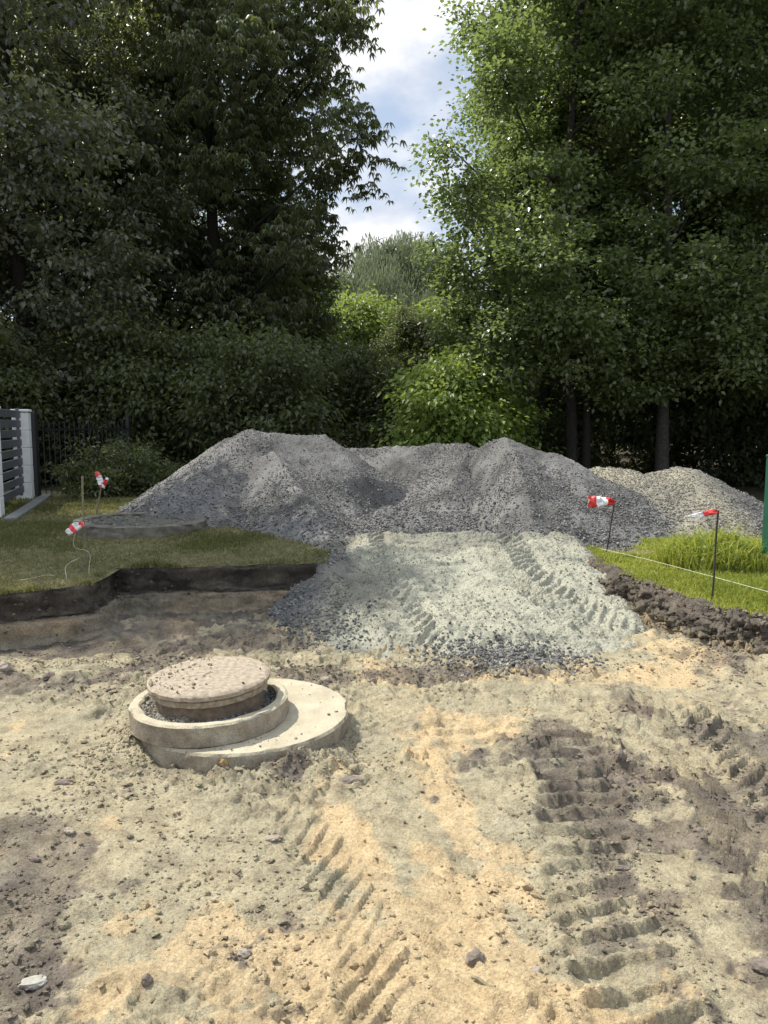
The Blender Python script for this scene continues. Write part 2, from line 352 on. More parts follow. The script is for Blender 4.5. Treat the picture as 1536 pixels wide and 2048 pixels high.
def floor_z(X, Y):
    z = 0.035 * fbm(X, Y, 0.7, 3, 1) + 0.028 * fbm(X, Y, 3.0, 4, 2) + 0.012 * fbm(X, Y, 12, 4, 3, 0.62)
    tz, on = track_h(X, Y)
    rough = 0.35 + 1.3 * ss(-0.1, 0.25, fbm(X, Y, 1.1, 3, 9)); rid = 0.5 - np.abs(fbm(X, Y, 8.5, 4, 4))
    rough = rough * (1 - 0.75 * on)
    z = z + tz + (0.022 * (rid - 0.38) * rough)
    z = z + 0.019 * rough * np.abs(fbm(X, Y, 20, 3, 6, 0.6))
    # broken crusts
    cr = fbm(X, Y, 5.5, 3, 13); z = z + 0.014 * ss(0.06, 0.085, cr) * rough; cr = fbm(X, Y, 11, 3, 18); z = z + 0.009 * ss(0.1, 0.13, cr) * rough
    d, _ = polyproj(X, Y, [(-9, 5.1), (-3, 5.15), (-2.0, 5.3), (-0.8, 6.2)]); z = z - 0.03 * np.exp(-(d / 0.3) ** 2) * (0.6 + fbm(X, Y, 5, 3, 8))
    # spoil shoved against the manhole
    z = z + 0.085 * np.exp(-(((X + 0.50) / 0.30) ** 2 + ((Y - 3.46) / 0.13) ** 2)) * (0.9 + 0.9 * fbm(X, Y, 7, 4, 5))
    z = z + 0.05 * np.exp(-(((X + 1.28) / 0.12) ** 2 + ((Y - 3.8) / 0.4) ** 2)) * (1 + fbm(X, Y, 9, 3, 5))
    d, _ = polyproj(X, Y, BR); z = z + 0.06 * ss(0.9, 0.2, np.abs(d)) * (1 + 1.5 * fbm(X, Y, 6, 3, 7))
    return z
def g2(X, Y, x, y, rx, ry, a=0):
    ca, sa = math.cos(a), math.sin(a); u = ((X - x) * ca + (Y - y) * sa) / rx; v = (-(X - x) * sa + (Y - y) * ca) / ry
    return np.exp(-(u * u + v * v))
def floor_sand(X, Y, Z):
    e = g2(X, Y, .47, 4.05, .30, .22) + g2(X, Y, .28, 3.4, .10, .6) + .9 * g2(X, Y, .30, 2.35, .22, .45) + .8 * g2(X, Y, -.25, 2.15, .55, .28) + .8 * g2(X, Y, -.2, 2.95, .16, .5, .4) + g2(X, Y, 1.95, 5.1, .3, .35) \
        + .7 * g2(X, Y, .9, 4.75, 1.0, .16) + .6 * g2(X, Y, -1.7, 6.0, .6, .25) + .5 * g2(X, Y, -.9, 5.8, .3, .4) + .7 * g2(X, Y, .35, 1.95, .5, .15)
    a_ = .45; n = .7 * fbm(X, Y, 4.5, 5, 12, 0.65) + .7 * fbm(X * math.cos(a_) + Y * math.sin(a_) , (Y * math.cos(a_) - X * math.sin(a_)) * .3, 9, 4, 14)
    return np.clip(ss(0.34, 0.66, e * .95 + 0.95 * n + .1 * fbm(X, Y, 24, 3, 10)), 0, 1) * 0.95
def floor_dark(X, Y, Z):
    e = 3.0 * g2(X, Y, -1.30, 2.10, .27, .50, .2) + .6 * g2(X, Y, -1.35, 2.85, .3, .15) + .80 * g2(X, Y, 1.5, 2.6, .55, 1.0) + .5 * g2(X, Y, -.9, 4.85, 1.6, .22) + .45 * g2(X, Y, -.35, 3.2, .25, .12) + .8 * g2(X, Y, .82, 3.3, .2, .7) + .3 * g2(X, Y, -1.4, 3.0, .5, .4) + .5 * g2(X, Y, 1.75, 3.8, .35, .5) + .6 * g2(X, Y, -.5, 3.42, .4, .12) \
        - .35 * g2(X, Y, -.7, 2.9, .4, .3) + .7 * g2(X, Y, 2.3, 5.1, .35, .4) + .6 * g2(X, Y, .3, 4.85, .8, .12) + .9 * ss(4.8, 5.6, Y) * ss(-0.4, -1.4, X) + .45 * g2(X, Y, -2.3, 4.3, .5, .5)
    t1, q1 = polyproj(X, Y, TRACKS[0][0]); e = e + .34 * ss(.26, .12, np.abs(t1)) * ss(0, .3, q1)
    n = fbm(X, Y, 3.2, 6, 15, 0.68)
    return np.clip(ss(0.38, 0.54, e + 0.85 * n + .12 * fbm(X, Y, 26, 3, 11)) * (0.8 + 0.5 * fbm(X, Y, 9, 3, 16)), 0, 1)
def grade(a, b, s0, s1):
    o = [a]
    while o[-1] < b: o.append(o[-1] + s0 + (s1 - s0) * (o[-1] - a) / (b - a))
    return np.array(o)
xs = np.concatenate([np.linspace(-14, -4.2, 70)[:-1], np.linspace(-4.2, -1.7, 130)[:-1], np.arange(-1.7, 1.9, 0.0085), np.linspace(1.9, 3.4, 95), np.linspace(3.4, 14, 70)[1:]])
ys = np.concatenate([np.linspace(-12, 1.5, 70)[:-1], grade(1.5, 7.4, 0.0075, 0.022)])
ground = gridmesh('ground', xs, ys, floor_z, M['soil'], attrs={'humus_shade': lambda X, Y, Z: 0.6 * ss(5.0, 5.6, Y) * ss(-0.3, -1.0, X) * np.clip(0.75 + fbm(X, Y, 3, 4, 19) - 1.3 * g2(X, Y, -1.75, 6.0, .55, .28) - 1.1 * g2(X, Y, -.9, 5.9, .3, .35), 0, 1), 'sand': floor_sand, 'dark': floor_dark})  # floor near the left cut: tree shade painted in over dark moist soil
tag(ground, 'trampled sandy floor of the dig with loader tracks', kind='structure')

# loose clods over the floor
def clods():
    n = 170000
    X = rng.uniform(-3.6, 2.7, n); Y = 1.6 + 4.2 * rng.random(n) ** 1.25
    d = floor_dark(X, Y, 0); tz, on = track_h(X, Y)
    pat = ss(0.02, 0.22, fbm(X, Y, 2.4, 4, 17))
    spo = g2(X, Y, -.5, 3.45, .42, .16) + g2(X, Y, -1.3, 3.7, .15, .4) + g2(X, Y, .4, 4.85, .8, .14) + g2(X, Y, -2.2, 5.05, 1.2, .12) + g2(X, Y, 2.3, 5.3, .25, .5)
    edge = np.exp(-((np.abs(polyproj(X, Y, TRACKS[0][0])[0]) - .21) / .05) ** 2)
    keep = rng.random(n) < 0.03 + 0.20 * d + 0.22 * pat + 0.8 * spo + .4 * edge
    inside = ((X + .73) ** 2 + (Y - 3.95) ** 2 < .56 ** 2); keep &= ~inside & ((X > -.5) | (Y < 5.6))
    X, Y, d = X[keep], Y[keep], d[keep]
    s = 0.002 + 0.009 * rng.random(len(X)) ** 3 + (rng.random(len(X)) < 0.02 * (0.3 + 2 * ss(0.02, 0.2, fbm(X, Y, 2.4, 4, 17)))) * rng.uniform(0.004, 0.015, len(X)) + 0 * (rng.random(len(X)) < 0.02) * rng.uniform(0.004, 0.018, len(X))
    Z = floor_z(X, Y) + s * 0.35
    V, F, i = lumps(np.stack([X, Y, Z], 1), s, I0, 0.42, 0.65)
    o = mesh('soil_crumbs', V, F, M['soil'], None, False, {'sand': floor_sand(X, Y, 0)[i] * 0.8, 'dark': np.clip(d * 0.85 + rng.uniform(-0.25, 0.3, len(X)), 0, 1)[i]})
    tag(o, 'loose crumbs and clods of soil strewn over the dug floor', kind='stuff')
clods()

# ------------------------------------------------------------------ banks and lawns
LZ, RZ = 0.385, 0.27
def left_lawn_z(X, Y): return LZ + 0.03 * fbm(X, Y, 0.8, 3, 21) + 0.012 * fbm(X, Y, 7, 3, 22) - 0.12 * ss(12.5, 16, Y)
def right_lawn_z(X, Y): return RZ + 0.035 * fbm(X, Y, 0.9, 3, 23) + 0.012 * fbm(X, Y, 7, 3, 24) - 0.10 * ss(12, 15, Y)
def resample(p, step):
    p = np.array(p, float); s = np.r_[0, np.cumsum(np.hypot(*np.diff(p, axis=0).T))]
    q = np.arange(0, s[-1], step); return np.stack([np.interp(q, s, p[:, 0]), np.interp(q, s, p[:, 1])], 1), q
def bank(name, pts, zf, prof, label, flip, amp=0.35, hum=0.85, s0=0.010, soft=0.05, rag=0.055):
    """a strip from the turf edge down to the floor; prof: (outward, fraction of height) rows"""
    p, s = resample(pts, s0)
    k = max(3, int(soft / s0)); ker = np.ones(k) / k
    pp = np.pad(p, ((k, k), (0, 0)), mode='edge'); p = np.stack([np.convolve(pp[:, i], ker, 'same')[k:-k] for i in (0, 1)], 1)
    t = np.gradient(p, axis=0); t /= np.linalg.norm(t, axis=1)[:, None] + 1e-9
    nrm = np.stack([t[:, 1], -t[:, 0]], 1) * (1 if not flip else -1)
    edge = rag * fbm(s, s * 0 + 3.3, 3.2, 4, 51) + 0.6 * rag * fbm(s, s * 0 + 1.3, 14, 3, 52)
    m = 64; pv = np.array(prof); u = np.linspace(0, 1, m); q = np.linspace(0, 1, len(pv)); off = np.interp(u, q, pv[:, 0]); hh = np.interp(u, q, pv[:, 1])
    S, U = np.meshgrid(s, u)
    lump = amp * (0.055 * fbm(S, U * 2.0, 3.5, 4, 53) + 0.06 * fbm(S, U * 0.5, 11, 5, 54, 0.7) * (0.5 + 0.5 * (U < 0.45)) + 0.05 * np.abs(fbm(S, U * .5, 26, 3, 58, .7)))
    O = off[:, None] + lump * np.clip(np.sin(np.pi * np.clip(U, 0.03, 1)), 0.25, 1) + edge[None] * (1 - U * 0.6)
    X = p[None, :, 0] + nrm[None, :, 0] * O; Y = p[None, :, 1] + nrm[None, :, 1] * O
    zt = zf(X, Y); Z = zt * hh[:, None] + (hh[:, None] - 1) * 0.06
    Z = Z + amp * (0.03 * fbm(S, U * 2, 8, 5, 55, .65) + 0.03 * np.abs(fbm(S, U, 22, 3, 59, .7))) * (U > 0.02)
    ny, nx = X.shape; i = np.arange(nx * ny).reshape(ny, nx)
    F = np.stack([i[:-1, :-1], i[1:, :-1], i[1:, 1:], i[:-1, 1:]], -1).reshape(-1, 4)
    if flip: F = F[:, ::-1]
    hm = 1 - ss(0.40, 0.50, U + 0.10 * fbm(S, U, 2, 3, 56)); dk = 0.6 + 0.4 * hm + 0.4 * fbm(S, U * 2, 5, 4, 50); sd_ = ss(0.05, 0.3, fbm(S, U * 2, 1.2, 4, 57)) * (U > 0.5)
    o = mesh(name, np.stack([X, Y, Z], -1).reshape(-1, 3), F, M['soil'], None, True, {'dark': np.clip(dk, 0, 1).ravel(), 'humus_shade': ((0.05 + 0.95 * hm) * hum * (0.8 + fbm(S, U * 2, 6, 4, 49))).ravel(), 'sand': (sd_ * 1.0).ravel()})
    tag(o, label, kind='structure')
    return p + nrm * edge[:, None], nrm, s
pl, nl, sl_ = bank('terrain_cut', [(-14, 5.34)] + BL[2:], left_lawn_z,
    [(0.0, 1.0), (0.012, 0.93), (0.0, 0.72), (0.01, 0.56), (0.03, 0.50), (0.055, 0.47), (0.075, 0.36), (0.10, 0.2), (0.17, 0.06), (0.36, -0.06)],
    'dark topsoil face of the dig under the shaded lawn edge', False)
pr, nr, sr_ = bank('terrain_bank', BR, right_lawn_z,
    [(-0.16, 1.0), (-0.02, 1.05), (0.05, 0.92), (0.08, 0.70), (0.12, 0.50), (0.17, 0.42), (0.22, 0.30), (0.34, 0.15), (0.50, -0.1)],
    'lumpy brown soil bank along the sunny lawn edge', False, amp=1.6, hum=0.2, rag=0.13)
def bank_clods(name, label, pts, n, spread, zf, zoff, smin, smax, hum, dk):
    p, q = resample(pts, .02); k = rng.integers(0, len(p), n); X = p[k, 0] + rng.normal(0, spread, n); Y = p[k, 1] + rng.normal(0, spread, n)
    t, _ = polyproj(X, Y, pts); inn = np.clip(np.abs(t) / (2.2 * spread), 0, 1); out_ = t > 0
    Z = np.where(out_, zf(X, Y) * (1 - inn), zf(X, Y)) + zoff * np.exp(-(t / spread) ** 2) * rng.random(n); s = smin + (smax - smin) * rng.random(n) ** 4
    V, F, i = lumps(np.stack([X, Y, Z], 1), s, I1, .4, .75)
    V = V + .25 * s[i][:, None] * np.stack([fbm(V[:, 0] * 30 + V[:, 2] * 21, V[:, 1] * 30, 1., 2, j) for j in (1, 2, 3)], 1) * 2
    tag(mesh(name, V, F, M['soil'], None, False, {'dark': np.clip(rng.normal(dk, .25, n), 0, 1)[i], 'humus_shade': (hum * rng.random(n))[i], 'sand': 0 * i}), label, kind='stuff')
bank_clods('soil_crumbs', 'crumbly brown clods heaped along the sunny bank', BR[2:7], 2600, .06, right_lawn_z, .05, .003, .028, .15, .75)
bank_clods('soil_crumbs', 'dark crumbs along the shaded lawn edge', BL[1:-1], 1500, .05, left_lawn_z, .0, .004, .018, 1.0, 1.0)
def lawn(name, p, s, zf, far, label, side, back):
    """sheet from the brink back to y=back (left) or outward (right)"""
    i0 = np.arange(0, len(p), 3); e = p[i0]; rows = np.r_[0, 0.02, 0.06, 0.12, 0.2, np.linspace(0.3, 1, 40) ** 1.3]
    if side == 'L': X = e[None, :, 0] - 0.6 * rows[:, None] * 0; Y = e[None, :, 1] + (back - e[None, :, 1]) * rows[:, None] ** 1.6
    else:
        X = e[None, :, 0] + (far - e[None, :, 0]) * rows[:, None] ** 2; Y = e[None, :, 1] + (back * np.linspace(1, -0.6, len(i0))[None] - e[None, :, 1]) * rows[:, None] ** 2
    Z = zf(X, Y); ny, nx = X.shape; i = np.arange(nx * ny).reshape(ny, nx)
    F = np.stack([i[:-1, :-1], i[:-1, 1:], i[1:, 1:], i[1:, :-1]], -1).reshape(-1, 4)
    tag(mesh(name, np.stack([X, Y, Z], -1).reshape(-1, 3), F, M['turf'], None, True), label, kind='structure')
lawn('lawn', pl, sl_, left_lawn_z, 0, 'shaded lawn beside the dig', 'L', 16.0)
lawn('lawn', pr - nr * 0.10, sr_, right_lawn_z, 16.0, 'sunny lawn beside the dig', 'R', 15.0)
far = gridmesh('forest_floor', np.r_[np.linspace(-500, -30, 24)[:-1], np.linspace(-30, 30, 121), np.linspace(30, 500, 24)[1:]], np.r_[np.linspace(7.6, 40, 80), np.linspace(41, 900, 50)],
    lambda X, Y: 0.17 + 0.12 * fbm(X, Y, 0.25, 3, 61) + 0.05 * fbm(X, Y, 1.5, 3, 62) - 0.25 * ss(9, 7.6, Y), M['litter'])
tag(far, 'dark leaf littered woodland floor', kind='structure')

def blades(P, ln, wd, lean, r=rng):
    n = len(P); a = r.uniform(0, 2 * np.pi, n); d = np.stack([np.cos(a), np.sin(a), np.zeros(n)], 1); w = np.stack([-np.sin(a), np.cos(a), np.zeros(n)], 1)
    b = r.uniform(0, 2 * np.pi, n); w = np.stack([np.cos(b), np.sin(b), np.zeros(n)], 1) * wd[:, None]
    z = np.array([0, 0, 1.0]); l = lean[:, None] * d
    p1 = P + ln[:, None] * (0.55 * z + 0.25 * l); p2 = P + ln[:, None] * (0.95 * z * (1 - 0.35 * np.clip(lean, 0, 2)[:, None]) + 0.85 * l)
    V = np.stack([P - w, P + w, p1 + w * 0.75, p1 - w * 0.75, p2], 1).reshape(-1, 3)
    k = np.arange(n)[:, None] * 5
    return V, [k + np.array([0, 1, 2, 3]), k + np.array([3, 2, 4])], 5
def grass(name, P, ln, wd, lean, mat, label, tint, parent=None):
    V, F, k = blades(P, ln, wd, lean)
    o = mesh(name, V, F, mat, parent, False, {'tint': np.repeat(tint, k)})
    if parent is None: tag(o, label, kind='stuff')
    return o
# left lawn grass: short, worn
n = 170000
X = rng.uniform(-7.5, -0.52, n); Y = 5.4 + 7.6 * rng.random(n) ** 1.5
cover = fbm(X, Y, 1.3, 4, 71)
tb_, _ = polyproj(X, Y, BL)
ok = (tb_ < 0.02) & (rng.random(n) < 0.35 + 1.6 * np.clip(cover + 0.12, 0, 1)) & ((X + 2.93) ** 2 + (Y - 9.1) ** 2 > .8 ** 2)
X, Y, cover = X[ok], Y[ok], cover[ok]
P = np.stack([X, Y, left_lawn_z(X, Y)], 1); k = len(X)
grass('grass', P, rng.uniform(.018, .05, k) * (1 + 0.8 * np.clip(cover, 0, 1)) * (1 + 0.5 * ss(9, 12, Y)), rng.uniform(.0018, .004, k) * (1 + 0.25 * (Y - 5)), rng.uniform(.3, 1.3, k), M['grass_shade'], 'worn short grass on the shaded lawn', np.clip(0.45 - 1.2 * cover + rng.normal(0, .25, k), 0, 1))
# longer tufts hanging over the cut
n = 9000; k = rng.integers(0, len(pl), n); tuf = fbm(sl_[k], sl_[k] * 0 + 2.2, 2.5, 4, 73); g_ = (tuf > -.08) & (pl[k, 0] > -5) & (pl[k, 0] < -.95); k = k[g_]; tuf = tuf[g_]; n = len(k)
X = pl[k, 0] - nl[k, 0] * rng.uniform(-.015, .06, n); Y = pl[k, 1] - nl[k, 1] * rng.uniform(-.015, .06, n)
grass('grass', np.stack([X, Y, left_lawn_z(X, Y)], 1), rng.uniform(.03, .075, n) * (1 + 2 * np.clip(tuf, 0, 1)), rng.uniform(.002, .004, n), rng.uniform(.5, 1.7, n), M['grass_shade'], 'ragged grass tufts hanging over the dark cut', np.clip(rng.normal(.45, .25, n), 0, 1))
# right lawn grass
n = 150000
Y = 4.0 + 5.6 * rng.random(n) ** 1.2; X = 1.2 + rng.random(n) * 4.6
t, _ = polyproj(X, Y, BR); cover = fbm(X, Y, 1.6, 4, 72)
ok = (t < 0.04) | False
side = (X - np.interp(Y, pr[::-1, 1], pr[::-1, 0])) > 0.05
ok = side & (rng.random(n) < 0.6 + cover)
X, Y, cover = X[ok], Y[ok], cover[ok]; k = len(X)
P = np.stack([X, Y, right_lawn_z(X, Y)], 1)
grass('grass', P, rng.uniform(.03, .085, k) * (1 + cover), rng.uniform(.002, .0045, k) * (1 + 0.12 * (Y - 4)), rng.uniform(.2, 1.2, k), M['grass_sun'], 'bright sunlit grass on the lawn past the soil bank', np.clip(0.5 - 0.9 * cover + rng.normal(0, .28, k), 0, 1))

# ------------------------------------------------------------------ gravel
def ridge(X, Y, segs, k=0.05):
    """smooth maximum of ridges: ((x,y,z) ..., slope)"""
    acc = None
    for pts, slope in segs:
        best = np.full(X.shape, -9.0)
        for (x0, y0, z0), (x1, y1, z1) in zip(pts[:-1], pts[1:]):
            dx, dy = x1 - x0, y1 - y0; u = np.clip(((X - x0) * dx + (Y - y0) * dy) / max(dx * dx + dy * dy, 1e-6), 0, 1)
            d = np.hypot(X - x0 - u * dx, Y - y0 - u * dy); best = np.maximum(best, z0 + u * (z1 - z0) - slope * d)
        e = np.exp(np.clip(best, -3, 5) / k); acc = e if acc is None else acc + e
    return k * np.log(acc)
def scarp(X, Y): return 0.10 * fbm(X, Y, 1.6, 4, 76, .6) + 0.07 * np.abs(fbm(X * 1.6, Y * .6, 3.5, 4, 77))
def heap_noise(X, Y, a=1.0): return a * (0.055 * fbm(X, Y, 0.9, 3, 81) + 0.05 * fbm(X, Y, 3.2, 4, 82) + 0.022 * np.abs(fbm(X, Y, 14, 4, 83, 0.65)))
def base_under(X, Y): return np.where(X < 0.6, 0.36, 0.24)
def heap(name, label, zf, x0, x1, y0, y1, mat, nst, smin, smax, warmf=None, floor=None, step=0.02, obj=None, cat='gravel heap', group=None, shf=None, shs=0.68):
    floor = floor or base_under
    wf = warmf or (lambda X, Y: X * 0)
    o = gridmesh(name, np.arange(x0, x1, step), np.arange(y0, y1, step), zf, mat, keep=lambda X, Y, Z: Z > floor(X, Y) - 0.12,
        attrs={'shade': shf or (lambda X, Y, Z: np.clip(0.42 + 0.6 * fbm(X, Y, 2.5, 5, 85, .6), 0, 1)), 'warm': lambda X, Y, Z: wf(X, Y)})
    tag(o, label, cat, group)
    X = rng.uniform(x0, x1, nst); Y = rng.uniform(y0, y1, nst); Z = zf(X, Y)
    grad = (zf(X, Y - 0.15) - Z)            # keep mostly what faces the open side
    low = np.clip((Z - floor(X, Y)) / 0.8, 0, 1)
    ok = (Z > floor(X, Y) - 0.02) & (rng.random(nst) < 0.10 + 0.9 * ss(-.25, .3, fbm(X, Y, 1.1, 5, 87, .6)) + 0.40 * (1 - low))
    X, Y, Z, low = X[ok], Y[ok], Z[ok], low[ok]
    s = smin + (smax - smin) * rng.random(len(X)) ** 3.2 * (1.2 - 0.6 * low)
    V, F, i = lumps(np.stack([X, Y, Z + s * 0.25], 1), s, OCT, 0.35, 0.95)
    c = mesh('loose_stones', V, F, mat, o, False, {'shade': np.clip(rng.normal(shs, 0.36, len(X)), 0, 1)[i], 'warm': np.clip(wf(X, Y) * rng.uniform(0.3, 1.2, len(X)), 0, 1)[i]})
    c['kind'] = 'stuff'
    return o
zA0 = lambda X, Y: ridge(X, Y, [([(-2.6, 11.3, 1.24), (-1.96, 10.9, 1.54), (-0.85, 11.2, 1.45)], 0.66), ([(-1.5, 10.4, 1.25), (-1.02, 9.3, 0.86), (-0.72, 8.4, 0.60), (-0.42, 7.3, 0.36)], 0.62),
    ([(-0.6, 7.1, 0.36), (-0.42, 6.5, 0.28), (-0.45, 6.0, 0.14)], 0.55)]) + heap_noise(X, Y)
zB = lambda X, Y: ridge(X, Y, [([(-0.9, 12.2, 1.30), (-0.5, 12.2, 1.24), (0.25, 12.2, 1.27), (1.3, 12.0, 1.31)], 0.52), ([(-0.02, 9.25, 0.63), (0.42, 9.2, 0.65)], 0.50), ([(-.5, 8.55, .45), (1.5, 8.55, .45)], 1.1), ([(-.4, 8.9, .44), (1.4, 8.9, .44)], .8), ([(-.4, 9.6, .44), (1.3, 9.6, .46)], .6), ([(1.25, 11.4, 1.2), (0.95, 10.6, 0.85)], 0.5)], 0.06) + heap_noise(X, Y, 1.1)
zC0 = lambda X, Y: ridge(X, Y, [([(1.35, 11.2, 1.30), (1.69, 10.8, 1.42), (2.28, 10.6, 1.24), (2.78, 10.4, 1.02)], 0.52), ([(1.75, 10.4, 1.25), (1.72, 9.4, 0.92), (1.65, 8.4, 0.52)], 0.50)]) + heap_noise(X, Y, 1.25)
zD = lambda X, Y: ridge(X, Y, [([(3.2, 11.6, 0.97), (3.7, 11.2, 0.93)], 0.50), ([(3.85, 10.7, 1.02), (4.05, 10.6, 1.06), (4.32, 10.6, 1.00)], 0.50)]) + heap_noise(X, Y)
# the loader has bitten a hollow between the heaps: steep ragged scarps on both sides
zA = lambda X, Y: np.minimum(zA0(X, Y), np.where(Y > 8.0, 0.40 + 1.0 * (np.interp(Y, [8.0, 8.6, 9.4, 10.4, 11.2, 12], [-.25, -.34, -.42, -.05, 1.0, 1.8]) - X) + scarp(X, Y), 9))
zC = lambda X, Y: np.minimum(zC0(X, Y), 0.42 + 1.25 * (X - np.interp(Y, [7.5, 8.4, 9.4, 10.4, 11.2, 12], [1.35, 1.30, 1.22, 1.08, .75, .2])) + 2.3 * scarp(X, Y))
heap('gravel_heap', 'tallest grey gravel heap, flat topped, behind the concrete ring on the lawn', zA, -4.6, 0.7, 5.6, 13.2, M['gravel'], 130000, .005, .022, warmf=lambda X, Y: .8 * ss(8.2, 6.6, Y) * ss(-.9, -.2, X) * np.clip(.8 + 1.4 * fbm(X, Y, 2, 4, 78), 0, 1), group='heaps of gravel', floor=lambda X, Y: np.where(Y < np.interp(X, [p[0] for p in BL], [p[1] for p in BL]) + 0.05, 0.0, 0.36))
heap('gravel_heap', 'long low grey gravel ridge closing the hollow between two heaps', zB, -1.4, 2.2, 8.4, 14.5, M['gravel'], 90000, .005, .021, group='heaps of gravel', floor=lambda X, Y: X * 0 + 0.33)
heap('gravel_heap', 'rough grey gravel heap with a peaked top beside the loader hollow', zC, 0.9, 4.4, 7.2, 13.0, M['gravel'], 105000, .005, .022, group='heaps of gravel')
heap('gravel_heap', 'brownish green gravel heap behind the sunny lawn and tall weeds', zD, 2.2, 6.2, 8.6, 13.4, M['gravel'], 90000, .005, .024, warmf=lambda X, Y: np.clip(0.65 + 0.9 * fbm(X, Y, 1.6, 4, 89), 0, 1) * ss(4.75, 4.2, X), group='heaps of gravel')
def ramp_foot(X): return np.interp(X, [-1.0, -0.75, -0.2, 0.2, 0.5, 0.9, 1.4, 2.0, 2.4], [6.3, 5.75, 5.45, 5.05, 4.95, 5.0, 5.25, 5.75, 6.6])
RT = [([(0.30, 5.1), (0.12, 6.0), (-0.10, 7.0), (-0.18, 8.2)], 0.20, 0.125, 0.9, 0.045), ([(1.75, 5.55), (1.42, 6.3), (1.22, 7.0), (1.20, 8.3)], 0.30, 0.12, 0.9, 0.05)]
def ramp_z(X, Y):
    u = np.clip((Y - ramp_foot(X) - 0.06 * fbm(X, Y, 3, 3, 91)) / (8.2 - ramp_foot(X)), -0.3, 1.0)
    z = np.where(u > 0, 0.42 * np.abs(u) ** 0.72, 0.6 * u)
    z = z * 1.0 - 0.30 * ss(-0.30, -0.85, X + 0.5 * fbm(X, Y, 1.6, 4, 96)) - 0.25 * ss(2.0, 2.4, X)
    z = z + 0.05 * fbm(X, Y, 1.6, 3, 92) + 0.042 * fbm(X, Y, 5, 5, 93, .6) + 0.028 * np.abs(fbm(X, Y, 20, 4, 94, .7)) + .02 * ss(.03, .08, fbm(X * .6, Y * 1.5, 4, 3, 79))
    for i, (p, w, pit, sl, dep) in enumerate(RT):
        t, s = polyproj(X, Y, p); m = ss(w, w - .06, np.abs(t)) * ss(0, .2, s); worn = 0.6 + 0.4 * ss(-.2, .15, fbm(X, Y, 1.8, 3, 95 + i))
        ph = (s - sl * np.abs(t)) / pit + 0.25 * fbm(X, Y, 3, 3, 97); fr = ph - np.floor(ph)
        z = z + m * worn * dep * (1.1 * np.where(fr < .18, ss(0, .18, fr), 1 - ss(.18, .65, fr)) - 0.55) + worn * 0.035 * np.exp(-((np.abs(t) - w - 0.03) / .06) ** 2) * ss(0, .3, s)
    z = z - 0.25 * ss(8.25, 8.5, Y)
    return z
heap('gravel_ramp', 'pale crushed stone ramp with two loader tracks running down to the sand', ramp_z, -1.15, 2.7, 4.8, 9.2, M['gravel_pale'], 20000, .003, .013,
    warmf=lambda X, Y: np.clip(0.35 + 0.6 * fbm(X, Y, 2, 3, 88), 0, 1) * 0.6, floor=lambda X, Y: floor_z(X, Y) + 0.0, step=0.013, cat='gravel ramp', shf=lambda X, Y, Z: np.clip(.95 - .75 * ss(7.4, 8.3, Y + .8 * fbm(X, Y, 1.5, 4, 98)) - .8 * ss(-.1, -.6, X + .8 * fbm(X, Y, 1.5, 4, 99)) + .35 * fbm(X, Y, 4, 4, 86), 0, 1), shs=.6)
# the coarse blue-grey stones that rolled to the foot of the ramp
n = 2600
X = np.r_[rng.normal(0.85, 0.28, n), rng.normal(-.45, .18, 900)]; Y = np.r_[rng.normal(5.12, 0.13, n), rng.normal(5.75, .22, 900)]; Z = np.maximum(ramp_z(X, Y), floor_z(X, Y)); s = .004 + .012 * rng.random(len(X)) ** 2
V, F, i = lumps(np.stack([X, Y, Z + s * .3], 1), s, I0, .25, .9)
tag(mesh('gravel', V, F, M['gravel'], None, False, {'shade': np.clip(rng.normal(.55, .25, len(X)), 0, 1)[i], 'warm': 0 * i}), 'coarse blue grey gravel spilled at the foot of the ramp', kind='stuff')

# ------------------------------------------------------------------ the manhole
def lathe(prof, seg=96, wob=0.004, seed=0, a0=0, chip=0.0):
    pr_ = []
    for (r0, z0), (r1, z1) in zip(prof[:-1], prof[1:]):
        k = max(1, int(math.hypot(r1 - r0, z1 - z0) / 0.02))
        pr_ += [(r0 + (r1 - r0) * q / k, z0 + (z1 - z0) * q / k) for q in range(k)]
    pr_.append(prof[-1]); pr_ = np.array(pr_); a = np.arange(seg) * 2 * np.pi / seg
    Rr, A = np.meshgrid(pr_[:, 0], a); Zz, _ = np.meshgrid(pr_[:, 1], a)
    nn = fbm(np.cos(A) * 3 + Rr * 3, np.sin(A) * 3 + Zz * 9, 3.0, 4, seed); Rr2 = Rr + wob * 2 * nn * (Rr > 0.02); Zz = Zz + wob * nn * 1.2
    if chip: Rr2 = Rr2 - chip * ss(0.14, 0.3, fbm(np.cos(A) * 2, np.sin(A) * 2 + Zz * 4, 2.6, 3, seed + 3)) * (Rr > 0.02)
    V = np.stack([Rr2 * np.cos(A), Rr2 * np.sin(A), Zz], -1).reshape(-1, 3); m = len(pr_)
    i = np.arange(seg * m).reshape(seg, m); j = np.roll(i, -1, 0)
    F = np.stack([i[:, :-1], j[:, :-1], j[:, 1:], i[:, 1:]], -1).reshape(-1, 4)
    return V, F
mh = empty('manhole', (-0.73, 3.95, 0), 'stepped concrete manhole with a dusty round cover standing in the sandy dig', 'manhole')
def part(name, V, F, mat, loc, tilt=(0, 0, 0), parent=mh, smooth=True):
    o = mesh(name, V, F, mat, parent, smooth); o.location = loc; o.rotation_euler = tilt
    md = o.modifiers.new('edge', 'EDGE_SPLIT'); md.split_angle = R_(40); return o
V, F = lathe([(0.0, -.2), (.54, -.2), (.545, .095), (.535, .108), (.30, .112), (0.0, .112)], 140, .004, 1, chip=.010)
part('base_slab', V, F, M['concrete'], (0, 0, 0), (0, R_(-1.0), 0))
RC = (-0.175, -0.075)
